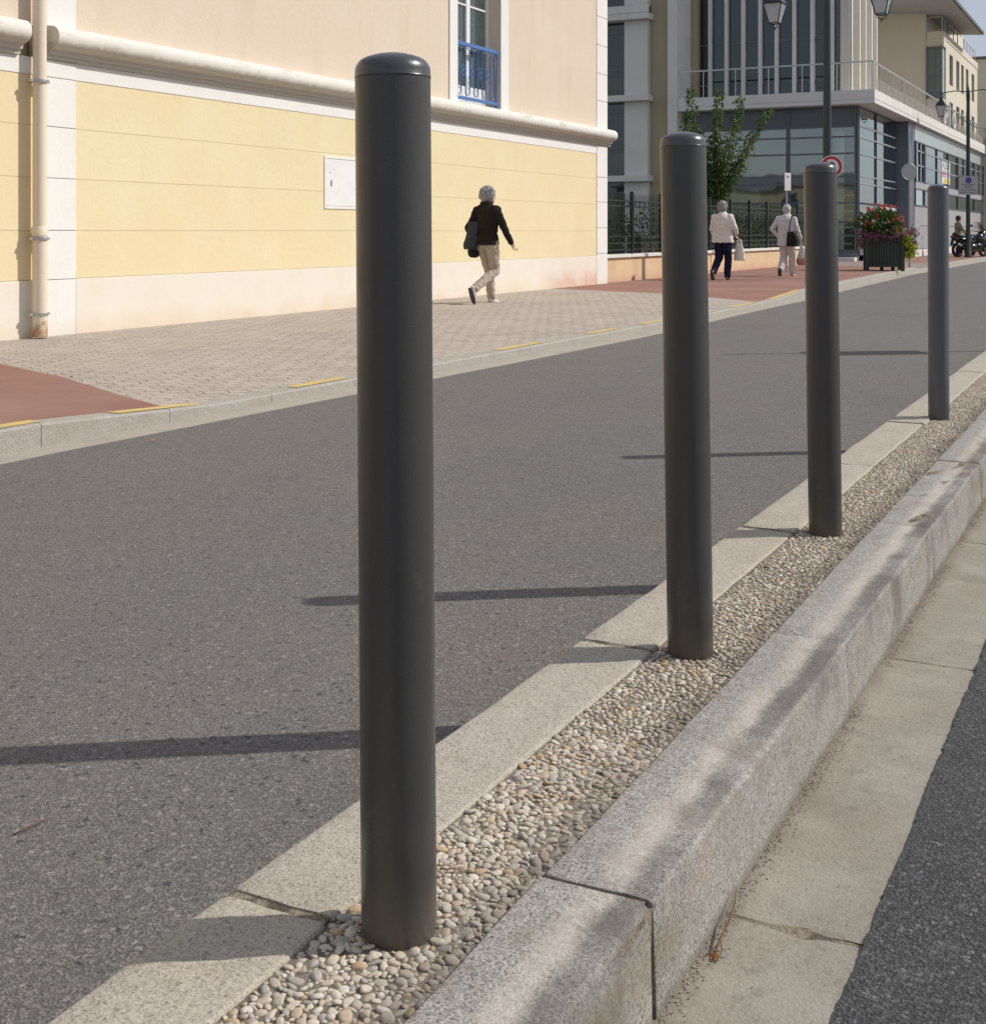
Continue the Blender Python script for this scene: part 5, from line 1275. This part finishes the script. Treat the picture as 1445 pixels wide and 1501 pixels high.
for s_ in (-1, 1): MB().tube([(-.06, .02 * s_, .33), (-.045, .02 * s_, .42), (0, .015 * s_, .47), (.045, .02 * s_, .42), (.06, .02 * s_, .33)], .008, 6).build('handle', 'c_handbag', t, smooth='all')
# 3: man in white
J = dict(head=(.015, .03, 1.52), head_yaw=R(-18), hipL=(-.085, 0, .86), kneeL=(-.085, .08, .47), ankleL=(-.075, -.20, .15), toeL=(-.075, -.19, .05),
         hipR=(.085, 0, .86), kneeR=(.10, .08, .47), ankleR=(.105, .10, .085), toeR=(.11, .26, .035),
         shL=(-.18, -.01, 1.32), elL=(-.315, -.06, 1.08), wrL=(-.21, .06, .90), shR=(.18, -.01, 1.32), elR=(.25, .0, 1.07), wrR=(.29, .12, .87), handR=(.05, .1, -1), curl=1.2,
         footL=((.0, .35, -.92), (0, -.92, -.35)), footR=((0, 1, -.02), (0, -.02, -1)))
m1 = person('white haired man walking in white jacket and off white trousers beside the fence', (-7.47, 29.45, .108), J, dict(trousers='c_offwhite', jacket='c_white', hem=.70, w=1.2, lw=1.25, hair='hair_white', hr=.0, shoe='shoe_pale', shoeL='shoe_dark'), R(-3))
t = bag('shoulder_bag', 'black nylon shoulder bag on the back of the man in white', 'bag', 'c_black', (-7.30, 29.22, .098), R(-22),
        [(.0, 0, .69, .10, .05), (.0, 0, .72, .13, .07), (.01, 0, .86, .13, .065), (-.0, 0, .98, .11, .05), (-.02, 0, 1.03, .09, .03)], [(-.06, .0, 1.0), (-.05, .02, 1.2), (-.045, .07, 1.375), (-.04, .15, 1.405), (-.02, .24, 1.36)], .018)
t = thing('carrier_bag', 'thin white plastic carrier bag with red goods in the hand of the man', 'bag', (-7.16, 29.60, .36), R(-20)); k = MB()
k.loft([(0, 0, .0, .08, .06), (0, 0, .02, .12, .09), (0, 0, .12, .125, .10), (0, 0, .3, .085, .05), (0, 0, .42, .04, .025), (0, 0, .52, .02, .012)], 16)
remeshed(k, 'body', 'plastic_bag', t, .010, 1, .016, .05)
# 4: person behind the scooters
J = dict(head=(.0, .03, 1.56), head_yaw=R(-20), hipL=(-.085, 0, .86), kneeL=(-.09, .02, .47), ankleL=(-.09, .0, .085), toeL=(-.09, .16, .035),
         hipR=(.085, 0, .86), kneeR=(.09, .02, .47), ankleR=(.09, .0, .085), toeR=(.10, .16, .035),
         shL=(-.175, -.01, 1.325), elL=(-.25, .05, 1.08), wrL=(-.2, .25, 1.0), shR=(.175, 0, 1.325), elR=(.26, .08, 1.09), wrR=(.2, .28, 1.02),
         footL=((0, 1, -.02), (0, -.02, -1)), footR=((0, 1, -.02), (0, -.02, -1)))
p4 = person('dark haired person in patterned beige shirt standing behind the black scooters', (-7.25, 57.0, .11), J, dict(trousers='c_navy', jacket='c_olive', hem=.85, w=1.08, hair='hair_dark', hr=.006, shoe='shoe_dark'), R(-60))

# ------------------------------------------------------------------ scooters
def make_scooter(label, loc, yaw):
    """maxi scooter heading +x, rear wheel at the origin"""
    t = thing('scooter', label, 'scooter', loc, yaw, 'scooters parked at the kerb')
    for x, n in ((0, 'wheel'), (1.48, 'wheel')):
        k = MB(); N = 28; m_ = 10; v = []; f = []
        for i in range(N):
            a = 2 * PI * i / N
            for j in range(m_):
                b = 2 * PI * j / m_; rr = .235 + .058 * math.cos(b); v.append((x + rr * math.cos(a), .062 * math.sin(b), .293 + rr * math.sin(a)))
        for i in range(N):
            for j in range(m_): f.append((i * m_ + j, i * m_ + (j + 1) % m_, ((i + 1) % N) * m_ + (j + 1) % m_, ((i + 1) % N) * m_ + j))
        wh = k.add(v, f).build('wheel', 'tyre', t, smooth='all')
        k = MB()
        for i in range(5):
            a = 2 * PI * i / 5; k.tube([(x, 0, .293), (x + .18 * math.cos(a), 0, .293 + .18 * math.sin(a))], .018, 6)
        k.tube([(x + .185 * math.cos(R(a)), 0, .293 + .185 * math.sin(R(a))) for a in range(0, 361, 18)], .016, 6); k.tube([(x, -.07, .293), (x, .07, .293)], .04, 10)
        k.build('rim', 'black_metal', wh, smooth='all')
    k = MB()
    for x, z, rx, rz, ry in ((-.18, .78, .16, .07, .10), (.0, .74, .24, .12, .16), (.25, .66, .30, .16, .18), (.5, .56, .28, .16, .18), (.8, .42, .3, .13, .18), (1.08, .44, .25, .16, .19), (1.22, .70, .17, .26, .20), (1.34, .88, .14, .17, .17), (1.44, .64, .12, .14, .10), (.35, .44, .36, .17, .15), (.75, .33, .42, .14, .17), (1.08, .36, .25, .16, .16), (.6, .60, .36, .15, .17)): k.ball((x, 0, z), (rx, ry, rz))
    k.cap((1.30, 0, .8), .06, (1.45, 0, .35), .05)
    remeshed(k, 'fairing', 'scooter_paint', t, .016, 3)
    k = MB()
    for x, z, rx, rz, ry in ((.0, .86, .24, .06, .13), (.22, .84, .22, .06, .15), (.5, .76, .26, .07, .15), (-.14, .92, .10, .07, .11)): k.ball((x, 0, z), (rx, ry, rz))
    remeshed(k, 'seat', 'seat_vinyl', t, .014, 2)
    MB().tube([(-.14, -.16, .52), (-.12, -.17, .515), (.30, -.16, .41), (.36, -.15, .40)], [.045, .058, .052, .03], 14).build('exhaust', 'chrome', t, smooth=True)
    MB().prism([(-.30, -.07, .80), (-.33, .07, .80) if False else (-.30, .07, .80), (-.27, .07, .86), (-.27, -.07, .86)], (-.03, 0, 0)).build('tail_light', 'light_red', t)
    MB().prism([(-.24, -.07, .76), (-.24, .07, .76), (-.34, .07, .46), (-.34, -.07, .46)], (.02, 0, 0)).build('rear_mudguard', 'seat_vinyl', t)
    v = []; f = []
    for i in range(7):
        for j in range(5):
            y = lerp(-.24, .24, i / 6); s_ = j / 4; v.append((1.42 - .26 * s_ - 1.2 * y * y, y * (1 - .2 * s_), .98 + .42 * s_))
    for i in range(6):
        for j in range(4): f.append((i * 5 + j, i * 5 + j + 1, i * 5 + j + 6, i * 5 + j + 5))
    MB().add(v, f).build('windscreen', 'screen', t, smooth='all')
    k = MB(); k.tube([(1.16, -.34, 1.05), (1.22, -.2, 1.03), (1.24, 0, 1.0), (1.22, .2, 1.03), (1.16, .34, 1.05)], .016, 8); k.build('handlebar', 'black_metal', t, smooth='all')
    for s_ in (-1, 1):
        k = MB(); k.tube([(1.24, .25 * s_, 1.04), (1.27, .33 * s_, 1.19), (1.26, .38 * s_, 1.23)], .009, 6); k.ball((1.25, .40 * s_, 1.26), (.025, .075, .045)); remeshed(k, 'mirror', 'black_metal', t, .008, 1)
    k = MB(); k.tube([(.45, -.1, .32), (.38, -.2, .02), (.30, -.2, .012)], .014, 6); k.tube([(.45, .1, .32), (.38, .2, .02), (.30, .2, .012)], .014, 6); k.tube([(.45, -.1, .32), (.45, .1, .32)], .014, 6); k.build('stand', 'black_metal', t, smooth='all')
    k = MB(); k.ball((1.47, 0, .80), (.05, .12, .07)); k.build('headlight', 'lantern_glass', t, smooth='all')
    return t
s1 = make_scooter('black maxi scooter with silver exhaust parked beside the far lamp post', (-6.92, 54.15, .112), R(55))
s2 = copy_tree(s1); s2.location = (-6.62, 55.55, .112); s2.rotation_euler = (0, 0, R(48)); s2['label'] = 'second black scooter at the right edge, behind the scooter with the silver exhaust'

# ------------------------------------------------------------------ small litter
def dry_leaf(x, y, z, size, yaw, tilt, label, group='fallen brown leaves in the gutter'):
    v = []; f = []; n = 8
    prof_ = [0, .55, .9, 1., .92, .7, .45, .2, 0]
    for i in range(n + 1):
        t = i / n; w_ = prof_[i] * .38
        v += [(t, -w_, .22 * w_ + .10 * math.sin(t * 3)), (t, 0, .10 * math.sin(t * 3) - .02), (t, w_, .30 * w_ + .10 * math.sin(t * 3))]
    for i in range(n): f += [(3 * i, 3 * i + 1, 3 * i + 4, 3 * i + 3), (3 * i + 1, 3 * i + 2, 3 * i + 5, 3 * i + 4)]
    m_ = MB().add([tuple(c * size for c in q) for q in v], f); m_.tube([(0, 0, 0), (-.35 * size, .05 * size, .04 * size)], .02 * size, 5)
    o = m_.build('dry_leaf', 'dry_leaf', None, smooth='all'); o.location = (x, y, z); o.rotation_euler = (tilt, R(6), yaw)
    tag(o, label, 'leaf', group)
def G(u, v, z=0.):
    d = 1900 * (1.13 - z) / (v - 339); l = (u - 722.5) / 1900 * d; return d * _fx + l * _rx, d * _fy + l * _ry
for (u, v, s_, yw, tl, lab) in ((1437, 732, .05, 40, .5, 'curled brown leaf at the right edge in the gutter, largest of the gutter leaves'), (1418, 758, .022, 110, .2, 'small orange leaf in the gutter just below the large curled leaf'), (1397, 790, .028, 10, .3, 'pale brown leaf against the kerb foot between the small orange leaf and the cigarette end'),
                                (1357, 858, .026, 70, .3, 'tan leaf at the kerb foot a little nearer than the cigarette end'), (1040, 1408, .017, 20, .9, 'dark crumpled leaf at the base of the dry twig in the gutter')):
    x, y = G(u, v); dry_leaf(x, y, .006, s_, R(yw), tl, lab)
for (u, v, s_, yw, lab) in ((735, 970, .012, 40, 'tiny orange leaf on the road between the two nearest bollards'), (222, 648, .03, 80, 'brown leaf in the far gutter left of the nearest bollard')):
    x, y = G(u, v); dry_leaf(x, y, .008, s_, R(yw), .2, lab, 'fallen leaves on the road')
x, y = G(1341, 890); cg = thing('cigarette_end', 'orange tipped cigarette end lying in the gutter against the kerb', 'cigarette end', (x, y, .008), R(62))
MB().tube([(-.012, 0, 0), (.012, 0, 0)], .0042, 10).build('filter', 'butt_filter', cg, smooth=True); MB().tube([(-.021, 0, 0), (-.0122, 0, 0)], .0041, 10).build('paper', 'butt_paper', cg, smooth=True)
P3 = lambda u, v, z: (*G(u, v, z), z)
tw = MB(); tw.tube([P3(1045, 1408, .004), P3(1052, 1385, .012), P3(1068, 1352, .022), P3(1077, 1325, .028), P3(1079, 1302, .026)], [.0012, .0018, .0018, .0014, .0008], 6)
tw.tube([P3(1052, 1385, .012), P3(1040, 1396, .006), P3(1032, 1403, .003)], [.0014, .001, .0006], 5); tw.tube([P3(1056, 1376, .014), P3(1058, 1394, .008), P3(1048, 1412, .003)], [.0012, .001, .0006], 5)
tag(tw.build('dry_twig', 'twig', None, smooth='all'), 'thin curved brown twig lying in the concrete gutter', 'twig')
tw = MB(); tw.tube([P3(18, 1224, .004), P3(45, 1212, .008), P3(70, 1199, .005)], [.0012, .0016, .001], 6)
tag(tw.build('dry_twig', 'twig', None, smooth='all'), 'short reddish twig lying on the road at the left edge', 'twig')

# unseen post and board, added to cast the long shadow on the far road
bp = wthing('post_sign', 'unseen thin post with a narrow board, added to cast the long road shadow', 'sign', (-1.1, 13.2, .17))
MB().tube([(-1.1, 13.2, .1), (-1.1, 13.2, 2.45)], .022, 10).build('post', 'alu', bp, smooth=True)
MB().obox((-1.1 + .02, 13.2 - .028, 1.32), (.19 * .561, -.19 * .828, 0), (.01, .01, 0), (0, 0, .48)).build('board', 'sign_grey', bp, bevel=.006)
